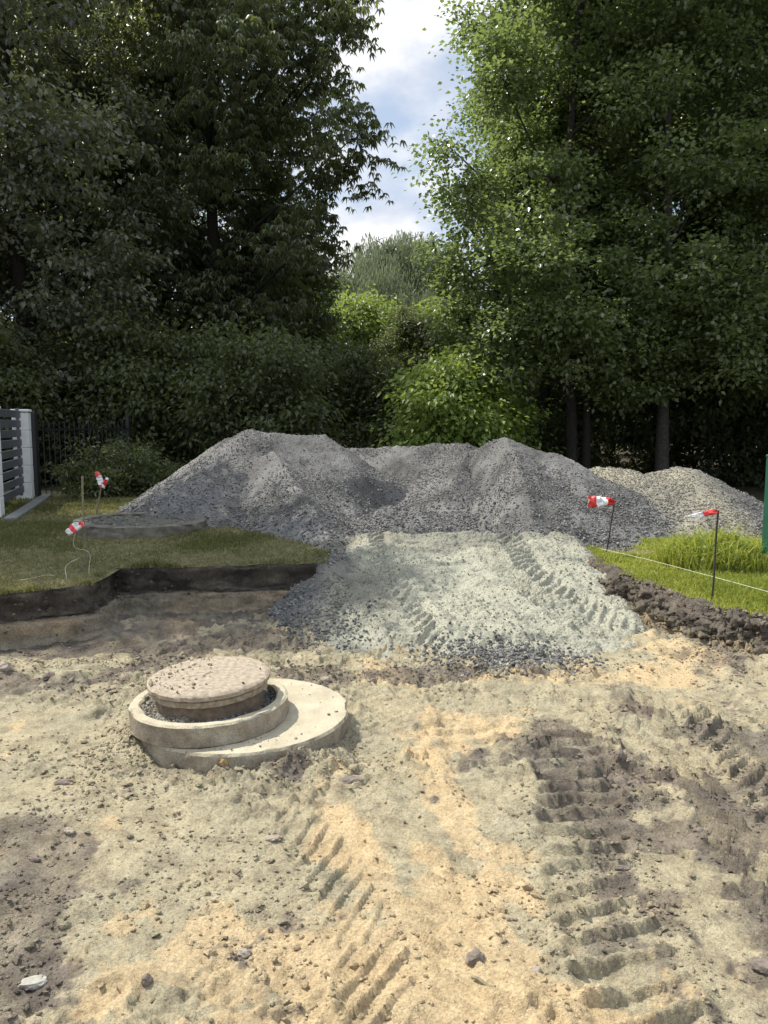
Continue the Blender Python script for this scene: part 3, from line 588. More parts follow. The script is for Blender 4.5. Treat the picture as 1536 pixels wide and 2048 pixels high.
V, F = lathe([(.345, .02), (.345, .088), (.355, .098), (.392, .098), (.403, .088), (.403, -.005), (.345, -.005)], 120, .003, 2, chip=.008)
part('adjusting_ring', V, F, M['concrete'], (RC[0], RC[1], .116), (0, R_(-1.2), 0))
V, F = lathe([(.275, -.01), (.275, .15), (.0, .15)], 96, .003, 3)
part('neck', V, F, M['iron'], (RC[0], RC[1] + .005, .125), (0, R_(-1.5), 0))
V, F = lathe([(.285, -.005), (.296, 0), (.298, .026), (.292, .030), (.304, .034), (.313, .040), (.313, .058), (.304, .066), (.285, .070), (.15, .074), (0, .076)], 110, .003, 4, chip=.006)
cov = part('cover', V, F, M['lid'], (RC[0], RC[1] + .005, .265), (R_(1.0), R_(-2.2), 0))
# gravel and dirt lying in the ring
def ring_fill():
    n = 2600; a = rng.uniform(0, 2 * np.pi, n); r = rng.uniform(.27, .352, n); X = r * np.cos(a); Y = r * np.sin(a)
    Z = .125 + .035 * (0.5 + fbm(X * 3, Y * 3, 2, 2, 5)) + rng.uniform(0, .012, n); s = .004 + .009 * rng.random(n) ** 2
    V, F, i = lumps(np.stack([X, Y, Z], 1), s, I0, .3, .9)
    V2, F2 = lathe([(.26, .15), (.30, .135), (.35, .142)], 96, .012, 7)
    br = (X < -.02) & (Y < .12)
    V = np.r_[V, V2]; sh = np.r_[np.clip(rng.normal(.5, .25, n), 0, 1)[i], np.full(len(V2), .2)]; wm = np.r_[(br * .5)[i], np.full(len(V2), .25)]
    o = mesh('gravel_fill', V, [F + 0, F2 + n * 12], M['gravel'], mh, False, {'shade': sh, 'warm': wm}); o.location = (RC[0], RC[1], 0.03); o['kind'] = 'stuff'
ring_fill()
def dust(parent, cx, cy, z, rad, n, xb, mat=M['soil']):
    a = rng.uniform(0, 2 * np.pi, n); r = rad * np.sqrt(rng.random(n)); X = cx + r * np.cos(a); Y = cy + r * np.sin(a)
    k = rng.random(n) < xb(X - cx, Y - cy); X, Y = X[k], Y[k]; s = .0018 + .009 * rng.random(len(X)) ** 5
    V, F, i = lumps(np.stack([X, Y, z + s * .4 + 0 * X], 1), s, I0, .3, .8)
    o = mesh('loose_soil', V, F, mat, parent, False, {'dark': np.clip(rng.normal(.35, .3, len(X)), 0, 1)[i], 'sand': 0 * i}); o['kind'] = 'stuff'; return o
dust(cov, 0, 0, .073, .30, 700, lambda x, y: ss(.08, -.25, x) * .9 + .05)
dust(mh, 0, 0, .113, .52, 1400, lambda x, y: np.where(np.hypot(x - RC[0], y - RC[1]) > .41, 0.12 + 0.9 * np.exp(-((np.hypot(x - RC[0], y - RC[1]) - .42) / .04) ** 2) * (y < -.05), 0))

# the ring of the second shaft, lying on the lawn
cr = empty('concrete_ring', (-2.88, 9.05, .375), 'grey concrete shaft ring filled with rubble lying on the shaded lawn', 'concrete ring')
V, F = lathe([(.62, .02), (.62, .13), (.63, .14), (.735, .14), (.75, .13), (.75, -.05)], 100, .008, 11, chip=.02)
part('ring_wall', V, F, M['ring'], (0, 0, 0), (0, R_(1.0), 0), cr)
n = 2600; a = rng.uniform(0, 2 * np.pi, n); r = .62 * np.sqrt(rng.random(n)); X = r * np.cos(a); Y = r * np.sin(a); Z = .11 + .05 * fbm(X, Y, 3, 3, 8); s = .008 + .03 * rng.random(n) ** 2.5
V, F, i = lumps(np.stack([X, Y, Z], 1), s, I0, .3, .8)
V2, F2 = lathe([(.64, .09), (.3, .115), (0, .12)], 48, .02, 9)
o = mesh('rubble_fill', np.r_[V, V2], [F, F2 + n * 12], M['gravel'], cr, False, {'shade': np.r_[np.clip(rng.normal(.15, .2, n), 0, 1)[i], np.full(len(V2), .0)], 'warm': np.r_[(.4 * rng.random(n))[i], np.full(len(V2), .3)]}); o['kind'] = 'stuff'

# ------------------------------------------------------------------ stones, stick, paper
def stone(name, label, x, y, r, mat, sc=(1, .8, .6), rz=0, cat='stone', group='stones on the dug floor', z=None, sink=.32):
    V, F = I2; rr = np.random.default_rng(int(abs(x * 977 + y * 131)))
    v = V * (1 + 0.38 * np.array([fbm(V[:, 0] * 1.3 + x * 9, V[:, 1] * 1.3 + V[:, 2] + y * 5, 1.1, 3, 3)]).T + rr.uniform(-.07, .07, (len(V), 1))) * np.array(sc) * r
    o = mesh(name, v, F, mat, None, False); zz = float(floor_z(np.array([x]), np.array([y]))[0]) if z is None else z
    o.location = (x, y, zz + r * sc[2] * (1 - 2 * sink)); o.rotation_euler = (0, 0, rz); tag(o, label, cat, group); return o
def pxy(px, py, z=0.0):     # where a sight line meets the ground
    u = (px - 768) / 1540; v = (1024 - py) / 1540; c, s_ = math.cos(math.atan(174 / 1540)), math.sin(math.atan(174 / 1540))
    t = (z - EYE) / (-s_ + v * c); return u * t, (c + v * s_) * t
for lab, px, py, rp_, mt, sc, rz in [
    ('rust brown stone wedged in the spoil below the manhole slab', 450, 1550, 17, 'stone_red', (1, .8, .85), .4),
    ('flat pale stone on sand between the manhole and the tyre ruts', 545, 1686, 15, 'stone', (1.1, .7, .45), .3),
    ('grey angular stone in pale sand near the lower edge of the picture', 488, 1910, 17, 'stone', (1, .7, .6), -.3),
    ('dark lump standing in the sand at the bottom of the picture, beside a shallow hollow', 295, 1972, 15, 'stone_dark', (.9, .8, 1), .2),
    ('pinkish rounded stone at the very edge of the picture under the shaded bank', 8, 1358, 15, 'stone', (1, .8, .9), .2),
    ('brown clod lying apart on sand under the shaded bank', 100, 1366, 12, 'stone_dark', (1, .8, .7), .5),
    ('small pale round pebble by a dark clod and stick', 1073, 1945, 12, 'stone', (1, .8, .8), 0),
    ('dark clod just above the dry stick in the orange sand', 950, 1915, 24, 'stone_dark', (1, .8, .7), .8),
    ('tilted dark clod with a black shadow beside the ribbed track', 1240, 1548, 16, 'stone_dark', (.9, .7, 1), .4),
    ('broken clod at the end of a patch of crumbs right of the ribbed track', 1268, 1582, 13, 'stone_dark', (1.2, .8, .6), .2),
    ('small brown clod alone on smooth grey soil, right of the ribbed track', 1398, 1672, 11, 'stone_dark', (1.1, .8, .7), 0),
    ('flat brown clod on sand just left of the smooth grey soil', 1245, 1738, 15, 'stone_dark', (1.4, .7, .5), .1),
    ('big brown clod at the far edge of the picture on grey soil', 1528, 1945, 24, 'stone_dark', (1.2, .8, .6), -.4),
    ('blackish stone on the dark soil patch in the corner', 68, 1716, 14, 'stone_dark', (1.2, .7, .6), -.3),
    ('pale brown stone at the rim of the dark soil patch', 138, 1668, 12, 'stone', (1.2, .7, .6), -.2),
    ('dark clod on pale sand left of the manhole slab', 128, 1572, 16, 'stone_dark', (1.3, .8, .6), .2),
    ('brown clod just right of the manhole on the bare soil', 650, 1362, 10, 'stone', (1.1, .8, .7), .2),
    ('brown clod behind the slab halfway to the gravel ramp', 745, 1362, 10, 'stone_dark', (1.1, .8, .7), .6),
    ('dark crust of soil right of the slab toward the ruts', 700, 1570, 18, 'stone_dark', (1.5, .8, .4), .3)]:
    x, y = pxy(px, py); stone('stone' if mt[:6] != 'stone_' or 'red' in mt else 'clod', lab, x, y, rp_ * 0.92 * y / 1540, M[mt], sc, rz, 'stone' if mt != 'stone_dark' else 'clod', 'stones on the dug floor' if mt != 'stone_dark' else 'clods on the dug floor')
def fz(x, y): return float(floor_z(np.array([x]), np.array([y]))[0])
x0, y0 = pxy(945, 1950); x1, y1 = pxy(990, 1992)
pt = np.linspace(0, 1, 9)[:, None]; pth = (1 - pt) * np.array([x0, y0, fz(x0, y0) + .010]) + pt * np.array([x1, y1, fz(x1, y1) + .006]); pth[:, 2] += .004 * np.sin(pt[:, 0] * 7)
b = MB(); b.tube(pth, np.linspace(.006, .004, 9), 7); o = b.build('stick', M['wood'], None, True); tag(o, 'short dry stick lying on orange sand', 'stick')
x, y = pxy(68, 1968); stone('stone', 'broad flat whitish stone on the dark crumbly soil patch', x, y, 25 * y / 1540, M['stone_pale'], (1.25, .8, .42), .3)

# ------------------------------------------------------------------ stakes, tape, string
def stake(name, label, bot, top, r, mat, cat='stake', group=None):
    o = empty(name, bot, label, cat, group); b = MB(); d = np.array(top) - np.array(bot)
    k = np.linspace(-.06, 1, 8)[:, None]; b.tube(k * d + .004 * np.sin(k * 6) * np.array([1, 0, 0]), np.full(8, r), 8); b.build('shaft', mat, o, True)
    return o
def tape(parent_loc, pts, width, label, reds, wav=.012, seed=0):
    p, s = resample3(pts, .006); n = len(p); w = np.linspace(-1, 1, 7)
    t = np.gradient(p, axis=0); t /= np.linalg.norm(t, axis=1)[:, None]; side = np.cross(t, np.array([.15, -1, .25])); side /= np.linalg.norm(side, axis=1)[:, None]; nor = np.cross(t, side)
    S, W = np.meshgrid(s, w, indexing='ij'); ww = np.interp(s / s[-1], [0, .15, .6, 1], width)
    dz = wav * fbm(S * 16, W * 1.5, 1.0, 4, seed, .65) * 4.5 + wav * .6 * np.abs(W) ** 2
    V = p[:, None] + side[:, None] * (W * ww[:, None])[..., None] + nor[:, None] * dz[..., None]
    red = np.zeros(n)
    for a, c in reds: red = np.maximum(red, ((s / s[-1] > a) & (s / s[-1] < c)) * 1.0)
    i = np.arange(n * 7).reshape(n, 7); F = np.stack([i[:-1, :-1], i[:-1, 1:], i[1:, 1:], i[1:, :-1]], -1).reshape(-1, 4)
    o = mesh('barrier_tape', V.reshape(-1, 3), F, M['tape'], None, True, {'red': np.repeat(red, 7)}); md = o.modifiers.new('thick', 'SOLIDIFY'); md.thickness = .0015
    tag(o, label, 'barrier tape'); return o
def resample3(p, step):
    p = np.array(p, float); s = np.r_[0, np.cumsum(np.linalg.norm(np.diff(p, axis=0), axis=1))]; q = np.arange(0, s[-1], step)
    return np.stack([np.interp(q, s, p[:, i]) for i in range(3)], 1), q
def ptz(px, py, y):
    u = (px - 768) / 1540; v = (1024 - py) / 1540; c, s_ = math.cos(math.atan(174 / 1540)), math.sin(math.atan(174 / 1540)); t = y / (c + v * s_)
    return np.array([u * t, y, EYE + (-s_ + v * c) * t])
stake('stake', 'thin leaning rod with a broad tape strip, standing by the grey heap', (2.30, 7.9, .26), ptz(1229, 1010, 7.9), .008, M['rod'], group='thin rods marking the dig')
stake('stake', 'thin upright rod in the sunny lawn before the tall weeds', (2.56, 5.9, .25), ptz(1437, 1022, 5.9), .008, M['rod'], group='thin rods marking the dig')
stake('stake', 'straight brown wooden stake in the shaded lawn', (-2.6, 6.6, .37), ptz(165, 952, 6.6), .010, M['wood'], group='stakes in the shaded lawn')
stake('stake', 'thin rod topped with a tape bow in front of the gate weeds', ptz(190, 1040, 9.4), ptz(205, 965, 9.4), .011, M['wood'], group='stakes in the shaded lawn')
stake('stake', 'short pale peg with string, in front of the wooden stake', ptz(163, 1145, 6.45), ptz(163, 1112, 6.45), .007, M['wood'], group='stakes in the shaded lawn')
tape(0, [ptz(1231, 1006, 7.9), ptz(1215, 1002, 7.88), ptz(1176, 1004, 7.83)], [.012, .035, .056, .056], 'wide red and white tape strip flying from the leaning rod', [(0, .32), (.68, 1)], .014, 1)
tape(0, [ptz(1438, 1022, 5.9), ptz(1410, 1027, 5.88), ptz(1372, 1034, 5.84)], [.012, .022, .016, .004], 'narrow tape tail, mostly white, on the upright rod in the lawn', [(.02, .45)], .01, 2)
tape(0, [ptz(168, 1046, 6.55), ptz(150, 1054, 6.5), ptz(133, 1068, 6.45)], [.02, .028, .04, .02], 'drooping tape end knotted to the straight wooden stake', [(0, .2), (.5, .78)], .016, 3)
tape(0, [ptz(193, 944, 9.4), ptz(199, 958, 9.38), ptz(205, 974, 9.36)], [.02, .035, .035, .03], 'upright tape loop over the rod near the gate weeds', [(0, .3), (.85, 1)], .014, 4)
tape(0, [ptz(203, 974, 9.36), ptz(209, 966, 9.36), ptz(216, 955, 9.36)], [.04, .03, .03, .015], 'second tape tail of the bow, mostly red, on the rod near the gate weeds', [(.25, .8)], .012, 5)
def string(label, pts, r=.0022):
    b = MB(); p, _ = resample3(pts, .012); k = min(15, len(p) // 5 * 2 + 1); pp = np.pad(p, ((k // 2, k // 2), (0, 0)), mode='edge'); p = np.stack([np.convolve(pp[:, i], np.ones(k) / k, 'valid') for i in range(3)], 1)
    b.tube(p, np.full(len(p), r), 5); tag(b.build('string', M['string'], None, True), label, 'string')
string('taut white string running from the leaning rod past the upright rod', [ptz(1200, 1097, 7.9), ptz(1300, 1120, 6.9), ptz(1432, 1155, 5.88), ptz(1560, 1190, 5.2)], .0017)
string('slack string lying on the sunny grass corner', [ptz(1205, 1105, 7.85), ptz(1222, 1135, 7.2), ptz(1250, 1152, 6.75), ptz(1275, 1160, 6.4)], .0016)
string('loose string curling over the shaded lawn', [ptz(33, 1160, 6.0), ptz(60, 1158, 6.05), ptz(92, 1149, 6.25), ptz(115, 1152, 6.2)], .0014)
string('kinked string hanging in the shaded grass beside the peg', [ptz(163, 1113, 6.45), ptz(150, 1122, 6.4), ptz(128, 1128, 6.35), ptz(132, 1148, 6.25), ptz(133, 1160, 6.1)], .0014)
string('thin cord trailing down from the tape end to the peg', [ptz(152, 1062, 6.5), ptz(142, 1098, 6.45), ptz(184, 1100, 6.5), ptz(178, 1130, 6.45), ptz(178, 1150, 6.3)], .0012)

# ------------------------------------------------------------------ gate, fences, green post
gx0, gy0 = -5.25, 10.26; gx1, gy1 = -6.01, 12.85; ga = math.atan2(gy1 - gy0, gx1 - gx0); GL = math.hypot(gx1 - gx0, gy1 - gy0)
g = empty('gate', (gx0, gy0, .40), 'grey horizontal slat gate panel between pale block pillars', 'gate')
def gl(u, v=0): return ((gx1 - gx0) * u - math.sin(ga) * v, (gy1 - gy0) * u + math.cos(ga) * v)
b = MB()
for i in range(9):
    x, y = gl(.5); b.box((x, y, .17 + i * .153), (GL - .32, .03, .115), ga, bev=.006)
b.build('slat_panel', M['slat'], g)
for u in (.09, .91):
    b = MB(); x, y = gl(u, .02); b.box((x, y, .78), (.05, .045, 1.42), ga, bev=.005); b.build('upright', M['slat'], g)
for nm, (x, y), lab in (('pillar', (gx0, gy0), 'pale block pillar at the near end of the slat gate'), ('pillar', (gx1, gy1), 'whole pale block pillar at the far end of the slat gate')):
    e = empty('gate_pillar', (x, y, .38), lab, 'pillar', 'pillars of the slat gate')
    for i in range(5):
        b = MB(); b.box((0, 0, .14 + i * .29), (.27, .25, .286), ga, bev=.008); b.build('block', M['pillar'], e)
    b = MB(); b.box((0, 0, 1.475), (.31, .29, .045), ga, bev=.012); b.build('cap', M['pillar'], e)
x, y = gl(.5, .55); b = MB(); b.box((x + gx0, y + gy0, .9), (GL * .55, .10, 1.05), ga, bev=.01); o = b.build('low_wall', M['white'], None); tag(o, 'pale low wall seen through the gaps of the slat gate', 'wall')
b = MB(); x, y = gl(.47, -.30); b.box((x + gx0, y + gy0, .36), (GL + .9, .16, .16), ga, bev=.012); tag(b.build('kerb', M['kerb'], None), 'dark concrete kerb along the foot of the gate', 'kerb')
fe = empty('metal_fence', (-6.0, 13.3, .36), 'black upright bar fence behind the weeds beside the gate', 'fence')
fx, fy = .55, 3.2; fa = math.atan2(fy, fx); b = MB()
for i in range(20):
    t = (i + .5) / 20; b.box((fx * t, fy * t, .68), (.013, .013, 1.3), fa)
b.build('bars', M['black_metal'], fe)
for z in (.18, 1.18): b = MB(); b.box((fx / 2, fy / 2, z), (math.hypot(fx, fy), .03, .035), fa); b.build('rail', M['black_metal'], fe)
for t in (0, 1): b = MB(); b.box((fx * t, fy * t, .72), (.07, .07, 1.5), fa, bev=.006); b.build('post', M['black_metal'], fe)
gp = empty('fence_post', (3.55, 7.0, .24), 'dark green square metal post at the edge of the sunny lawn', 'post')
b = MB(); b.box((0, 0, .53), (.10, .10, 1.12), .2, bev=.008); b.build('shaft', M['green'], gp); b = MB(); b.box((0, 0, 1.10), (.11, .11, .025), .2, bev=.006); b.build('cap', M['green'], gp)

# ------------------------------------------------------------------ trees
def leaves(P, D, ln, wd, droop, r, fold=.18):
    """one folded leaf per row: base P, direction D"""
    n = len(P); D = D / (np.linalg.norm(D, axis=1)[:, None] + 1e-9)
    up = np.array([0, 0, 1.0]) + r.normal(0, .45, (n, 3)); S = np.cross(D, up); S /= np.linalg.norm(S, axis=1)[:, None] + 1e-9; Nn = np.cross(S, D)
    l = ln[:, None]; w = wd[:, None]; dz = np.array([0, 0, -1.0]) * droop
    mid = P + D * l * .45
    V = np.stack([P, mid + S * w + Nn * w * fold, P + D * l + dz * l, mid - S * w + Nn * w * fold], 1).reshape(-1, 3)
    k = np.arange(n)[:, None] * 4
    return V, k + np.array([0, 1, 2, 3])
def make_tree(name, label, cat, group, loc, H, R, hb, leafmat, barkmat, seed, nclu, lper, ll, lw, kind='simple', droop=.15, trunk_r=.16, shape='oval', extra=(), csize=.42, twin=0, weep=0, lean=(0, 0), topk=1.0):
    r = np.random.default_rng(seed); o = empty(name, loc, label, cat, group); tb = MB()
    nb = 8; zz = np.linspace(-.25, H * .92, nb)
    wx = np.cumsum(r.normal(0, .07, nb)) + lean[0] * zz / H; wy = np.cumsum(r.normal(0, .07, nb)) + lean[1] * zz / H; wx -= wx[1]; wy -= wy[1]
    tr = np.stack([wx, wy, zz], 1); rad = trunk_r * np.clip(1 - .9 * (zz / H), .08, 1) * np.r_[1.35, np.ones(nb - 1)]
    tb.tube(tr, rad, 9)
    for q in range(twin):
        off = np.array([.42 + .1 * q, .25, 0]); t2 = tr * np.array([1.3, 1.2, .93]) + off * (zz / H * 1.2 + .8)[:, None] * np.array([1, 1, 0]); tb.tube(t2, rad * .8, 8)
    C = []
    nlimb = int(9 + H * 1.3)
    blobs = []
    for k in range(nlimb):
        f = (k + r.uniform(.1, .9)) / nlimb; z = hb + (H - hb) * f ** .9
        if shape == 'oval': pr_ = math.sin(math.pi * (0.16 + .80 * f)) ** .7
        elif shape == 'cone': pr_ = 1.02 - .85 * f
        else: pr_ = .55 + .5 * math.sin(math.pi * min(1, .25 + .8 * f))
        a = k * 2.39996 + r.uniform(-.5, .5); d = R * pr_ * r.uniform(.55, .82)
        c = np.array([math.cos(a) * d, math.sin(a) * d, z]); br = R * (.26 + .22 * r.random()) * (0.65 + .5 * pr_)
        blobs.append((c, np.array([br, br, br * r.uniform(.55, .8)])))
        base_z = max(hb * 1.15, z - d * r.uniform(.35, .8)); bx = np.interp(base_z, zz, wx); by = np.interp(base_z, zz, wy)
        p0 = np.array([bx, by, base_z]); q = np.linspace(0, 1, 6)[:, None]; ph = p0 * (1 - q) + c * q; ph[:, 2] += .12 * d * np.sin(q[:, 0] * math.pi); ph[1:-1] += r.normal(0, .05, (4, 3))
        tb.tube(ph, np.linspace(trunk_r * .34 * (1.1 - .6 * f), .012, 6), 6)
    for (c, rr) in extra:
        c = np.array(c) - np.array(loc); blobs.append((c, np.array(rr))); bz = max(hb, c[2] * .7)
        p0 = np.array([np.interp(bz, zz, wx), np.interp(bz, zz, wy), bz]); q = np.linspace(0, 1, 6)[:, None]; tb.tube(p0 * (1 - q) + c * q, np.linspace(trunk_r * .3, .012, 6), 6)
    vol = np.array([b[1].prod() ** .72 for b in blobs]); vol /= vol.sum()
    for (c, rr), v in zip(blobs, vol):
        k = max(3, int(nclu * v)); d = r.normal(size=(k, 3)); d /= np.linalg.norm(d, axis=1)[:, None]; rad_ = r.random(k) ** .45
        pc = c + d * rad_[:, None] * rr; C.append(np.c_[pc, d])
        for j in range(min(k, 5)):
            q = np.linspace(0, 1, 4)[:, None]; ph = c * (1 - q) + pc[j] * q; ph[:, 2] -= .05 * q[:, 0]; tb.tube(ph, np.linspace(.016, .005, 4), 4)
    C = np.concatenate(C); k = len(C)
    tb.build('trunk', barkmat, o, True)
    m = k * lper; ci = np.repeat(np.arange(k), lper); cen = C[ci, :3]; dr = C[ci, 3:]
    sz = (csize * r.uniform(.6, 1.35, k))[ci]
    off = r.normal(size=(m, 3)) * sz[:, None] * np.array([.55, .55, .28]); off += dr * sz[:, None] * .25
    if weep: off[:, 2] = -np.abs(r.normal(size=m)) * weep * sz / csize; off[:, :2] *= .55
    P = cen + off; tint = np.clip(.5 + .22 * r.normal(size=k)[ci] + .2 * r.normal(size=m), 0, 1)
    D = off * np.array([1, 1, .5]) / (sz[:, None] + .01) + r.normal(0, .55, (m, 3)) + np.array([0, 0, -droop * 1.5])
    if weep: D = r.normal(0, .3, (m, 3)) + np.array([0, 0, -1.0])
    if kind == 'palm':          # five to seven leaflets from one stalk
        kk = 6; m2 = m * kk; az = r.uniform(0, 2 * np.pi, m)[:, None] + np.linspace(-1.9, 1.9, kk)[None] + r.normal(0, .1, (m, kk)); az = az.ravel()
        D2 = np.stack([np.cos(az), np.sin(az), np.full(m2, -.35)], 1) + np.repeat(r.normal(0, .22, (m, 3)), kk, 0); P2 = np.repeat(P, kk, 0); t2 = np.repeat(tint, kk)
        V, F = leaves(P2, D2, ll * r.uniform(.7, 1.15, m2), lw * r.uniform(.8, 1.1, m2), droop * 1.5, r); tn = np.repeat(t2, 4)
    else:
        V, F = leaves(P, D, ll * r.uniform(.7, 1.25, m), lw * r.uniform(.75, 1.2, m), droop, r); tn = np.repeat(tint, 4)
    c = mesh('crown', V, F, leafmat, o, False, {'tint': tn})
    return o
def copy_tree(o, loc, rz, s, label, group=None):
    c = o.copy(); COL.objects.link(c); c.location = loc; c.rotation_euler = (0, 0, rz); c.scale = (s, s, s); c['label'] = label
    if group: c['group'] = group
    for ch in o.children:
        d = ch.copy(); COL.objects.link(d); d.parent = c
    return c
GL_ = 'tall trees on the shaded side'; GR_ = 'alders on the sunny side'; GB = 'trees at the back of the clearing'; GS = 'bushes under the trees'
# shaded side
t1 = make_tree('maple_tree', 'maple with grey shaded leaves overhanging the gate', 'tree', GL_, (-8.0, 10.6, .3), 11.4, 1.7, 4.2, M['maple'], M['bark'], 101, 520, 75, .11, .042, droop=.2, trunk_r=.2)
t2 = make_tree('chestnut_tree', 'big horse chestnut with drooping leaf fans against the sky gap', 'tree', GL_, (-5.1, 23.8, .2), 16.5, 3.4, 3.2, M['chestnut'], M['bark'], 102, 950, 17, .19, .036, 'palm', .35, .28, csize=.55,
    extra=[(ptz(695, 285, 21.5), (.9, 1.2, .7)), (ptz(665, 110, 22), (1.0, 1.2, .8)), (ptz(620, 30, 22), (1.3, 1.3, .9)), (ptz(690, 60, 22), (.6, 1.0, .6)), (ptz(665, 390, 22), (.9, 1.2, .6)), (ptz(620, 480, 21), (1.0, 1.3, .8))])
t3 = make_tree('maple_tree', 'broad dark maple between the gate maple and the chestnut', 'tree', GL_, (-9.6, 21.0, .2), 16.5, 4.8, 2.2, M['maple'], M['bark'], 103, 1000, 75, .14, .055, droop=.22, trunk_r=.26, csize=.5)
t4 = make_tree('maple_tree', 'dark maple standing well behind the slat gate', 'tree', GL_, (-14.5, 19.5, .2), 16, 4.6, 1.8, M['maple'], M['bark'], 104, 900, 70, .14, .055, droop=.22, trunk_r=.24, csize=.5)
t8 = make_tree('hazel_tree', 'lower bushy tree below the chestnut crown at the end of the heap', 'tree', GB, (-3.6, 27.5, .2), 8.5, 2.1, .5, M['shrub'], M['bark'], 105, 700, 60, .13, .05, droop=.2, trunk_r=.12, csize=.5)
copy_tree(t3, (-8.2, 29, .2), 2.1, 1.0, 'maple crown rising behind the chestnut', GL_)
copy_tree(t4, (-12.5, 28, .2), 1.1, 1.1, 'maple crown in the second row behind the broad dark maple', GL_)
copy_tree(t3, (-19, 25, .2), 4.0, 1.0, 'maple far back past the slat gate', GL_)
copy_tree(t4, (-17, 34, .2), 5.1, 1.15, 'maple deepest in the wood on the shaded side', GL_)
# sunny side
a1 = make_tree('alder_tree', 'twin trunked alder behind the peaked gravel heap', 'tree', GR_, (4.0, 16.6, .2), 16.5, 2.0, 2.2, M['alder'], M['bark'], 201, 900, 95, .105, .042, droop=.1, trunk_r=.115, twin=1, shape='col', csize=.42,
    extra=[(ptz(890, 285, 16.0), (.35, .5, .25)), (ptz(1005, 160, 16), (.5, .8, .5)), (ptz(935, 400, 16.2), (.6, .8, .6)), (ptz(905, 530, 16.6), (.6, .7, .6)), (ptz(930, 640, 16.4), (.7, .8, .5)), (ptz(1000, 715, 15.6), (.8, .8, .5)), (ptz(1090, 640, 15.2), (.8, .8, .5)), (ptz(1190, 700, 15.4), (.9, .8, .5)), (ptz(1080, 500, 15), (.9, .8, .7))])
a2 = make_tree('alder_tree', 'alder with a thick grey bare trunk behind the greenish gravel heap', 'tree', GR_, (6.25, 17.4, .2), 16.5, 2.8, 2.4, M['alder'], M['bark_grey'], 202, 950, 95, .105, .042, droop=.1, trunk_r=.135, shape='col', csize=.42,
    extra=[(ptz(1260, 660, 16), (.8, .8, .5)), (ptz(1335, 715, 16), (.8, .8, .5)), (ptz(1400, 640, 15.8), (.9, .8, .6)), (ptz(1290, 560, 15.6), (.9, .8, .7))])
a3 = make_tree('alder_tree', 'slender alder second from the sky gap', 'tree', GR_, (4.0, 19.4, .2), 15.5, 1.9, 2.4, M['alder'], M['bark'], 203, 750, 85, .11, .045, droop=.1, trunk_r=.14, shape='col', csize=.42)
a4 = make_tree('alder_tree', 'alder rising over the green post', 'tree', GR_, (8.7, 16.2, .2), 16.5, 3.0, 2.2, M['alder'], M['bark'], 204, 900, 90, .105, .042, droop=.1, trunk_r=.18, shape='col', csize=.42,
    extra=[(ptz(1470, 720, 15), (.8, .8, .5)), (ptz(1540, 650, 14.8), (.9, .8, .6)), (ptz(1450, 560, 14.8), (.9, .8, .6))])
copy_tree(a1, (6.6, 22.5, .2), 2.0, 1.05, 'alder in the second row between two front alders', GR_)
copy_tree(a2, (10.6, 20.5, .2), 3.4, 1.0, 'alder in the second row behind the green post', GR_)
copy_tree(a3, (12.3, 17.0, .2), 1.2, 1.08, 'alder at the outer end of the sunny row', GR_)
copy_tree(a4, (9.2, 26.0, .2), 4.4, 1.05, 'alder in the third row of the sunny side', GR_)
copy_tree(a2, (14.5, 24.0, .2), .7, 1.05, 'alder deep in the wood past the green post', GR_)
copy_tree(a3, (5.6, 27.5, .2), 2.6, 1.0, 'alder at the back near the willow', GR_)
# far end
make_tree('willow_tree', 'grey green weeping willow beyond the gap', 'tree', None, (0.9, 54, 0), 14.5, 5.4, 4.5, M['willow'], M['bark'], 301, 1500, 70, .26, .035, droop=.5, trunk_r=.4, csize=.8, weep=1.3)
b1 = make_tree('ash_tree', 'light green tree below the willow', 'tree', GB, (-1.0, 38, 0), 7.4, 2.9, .8, M['fresh'], M['bark'], 302, 650, 50, .2, .075, droop=.25, trunk_r=.15, csize=.6)
copy_tree(b1, (3.6, 40, 0), 2.0, 1.0, 'light green tree between the willow and the alders', GB)
copy_tree(b1, (-5.0, 46, 0), 4.0, 1.35, 'light green tree half hidden by the chestnut', GB)
copy_tree(t8, (1.0, 33, 0), 1.3, .75, 'bushy tree at the foot of the willow', GB)
copy_tree(t8, (8.5, 38, 0), 3.3, 1.35, 'bushy tree far behind the twin alder', GB)
copy_tree(t8, (-11, 40, 0), 5.3, 1.6, 'bushy tree far behind the broad dark maple', GB)
# bushes
s1 = make_tree('bush', 'bright lime green bush at the end of the gravel ridge', 'bush', GS, (1.2, 15.2, .2), 2.7, .85, .2, M['fresh'], M['bark'], 401, 260, 55, .10, .04, droop=.25, trunk_r=.05, shape='col', csize=.5)
s2 = make_tree('bush', 'dark bush behind the tallest gravel heap', 'bush', GS, (-3.0, 18.5, .2), 3.4, 1.7, .2, M['shrub'], M['bark'], 402, 230, 70, .12, .045, droop=.25, trunk_r=.06, shape='col', csize=.55)
for i, (x, y, s, rz, lab) in enumerate([(-6.3, 19.5, 1.1, 1.0, 'dark bush behind the black bar fence'), (-9.5, 17.5, 1.0, 2.0, 'dark bush behind the slat gate'), (-13, 16.5, 1.1, 3.0, 'dark bush past the slat gate'), (-.9, 22, 1.0, 4.0, 'dark bush behind the saddle of the gravel ridge'),
        (3.4, 23, .9, .5, 'shaded bush between the lime bush and twin trunks'), (5.2, 20, .9, 5.0, 'bush between the twin trunks and the grey trunk'), (7.8, 19.5, 1.0, 2.6, 'shaded bush right of the grey trunk'), (10.2, 18.6, 1.1, 3.6, 'shaded bush behind the green post'), (12.6, 20, 1.2, 1.6, 'shaded bush at the outer end of the alders')]):
    copy_tree(s2, (x, y, .2), rz, s, lab, GS)
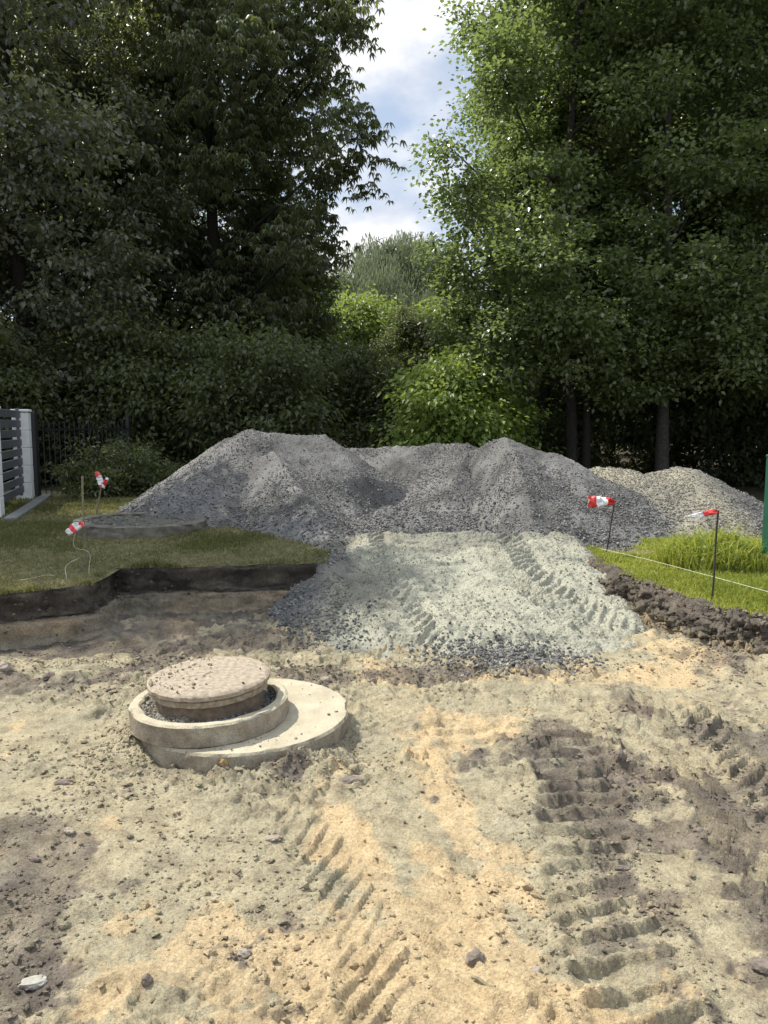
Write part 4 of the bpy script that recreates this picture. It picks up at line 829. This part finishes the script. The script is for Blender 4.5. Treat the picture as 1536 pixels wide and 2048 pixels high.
copy_tree(s1, (2.05, 15.9, .2), 2.0, .85, 'second lime green bush, closer to the twin trunked alder', GS)
copy_tree(s1, (-4.4, 27.5, .2), 2.2, .9, 'sunlit bush glimpsed under the dark trees', GS)
copy_tree(s1, (-13.5, 31, .2), 1.2, 1.2, 'sunlit bush glimpsed over the slat gate', GS)
copy_tree(s1, (6.2, 30, .2), 3.2, 1.1, 'sunlit bush glimpsed between the alder trunks', GS)
s3 = make_tree('bush', 'low leafy weeds against the bar fence and gate pillar', 'bush', None, (-4.8, 13.3, .3), .85, 1.0, .02, M['shrub'], M['bark'], 403, 130, 45, .09, .018, droop=.1, trunk_r=.015, csize=.22)
copy_tree(s3, (-4.4, 13.9, .3), 2.0, .9, 'low leafy weeds just left of the tallest gravel heap')
# far wood closing the view
def woods():
    r = np.random.default_rng(77); n = 120000; X = r.uniform(-75, 75, n); Y = r.uniform(62, 92, n)
    top = 7.5 + 4.5 * fbm(X, Y * .3, .12, 4, 5) + 4 * ss(12, 40, np.abs(X)); Z = top * r.random(n) ** .6 + .2
    D = r.normal(0, 1, (n, 3)); V, F = leaves(np.stack([X, Y, Z], 1), D, r.uniform(.5, .9, n), r.uniform(.2, .35, n), .2, r)
    tag(mesh('woods', V, F, M['shrub'], None, False, {'tint': np.repeat(np.clip(r.normal(.5, .3, n), 0, 1), 4)}), 'distant wood closing the view', kind='stuff')
woods()
# tall weeds in the sunny lawn
tw = empty('tall_weeds', (3.15, 7.2, .26), 'clump of tall bright grass and weeds before the green post', 'weeds')
n = 2600; a = rng.uniform(0, 2 * np.pi, n); r = np.sqrt(rng.random(n)); X = r * np.cos(a) * .52; Y = r * np.sin(a) * .42
grass('blades', np.stack([X, Y, X * 0], 1), rng.uniform(.22, .60, n) * (1.1 - .5 * r), rng.uniform(.004, .009, n), rng.uniform(.2, 1.1, n), M['grass_sun'], None, np.clip(rng.normal(.45, .25, n), 0, 1), tw)['kind'] = 'stuff'
n = 900; a = rng.uniform(0, 2 * np.pi, n); r = np.sqrt(rng.random(n)); P = np.stack([r * np.cos(a) * .45, r * np.sin(a) * .36, rng.uniform(.03, .36, n) * (1.1 - .5 * r)], 1)
V, F = leaves(P, rng.normal(0, 1, (n, 3)) + np.array([0, 0, -.3]), rng.uniform(.05, .10, n), rng.uniform(.015, .03, n), .3, rng)
mesh('leaves', V, F, M['fresh'], tw, False, {'tint': np.repeat(rng.random(n), 4)})['kind'] = 'stuff'
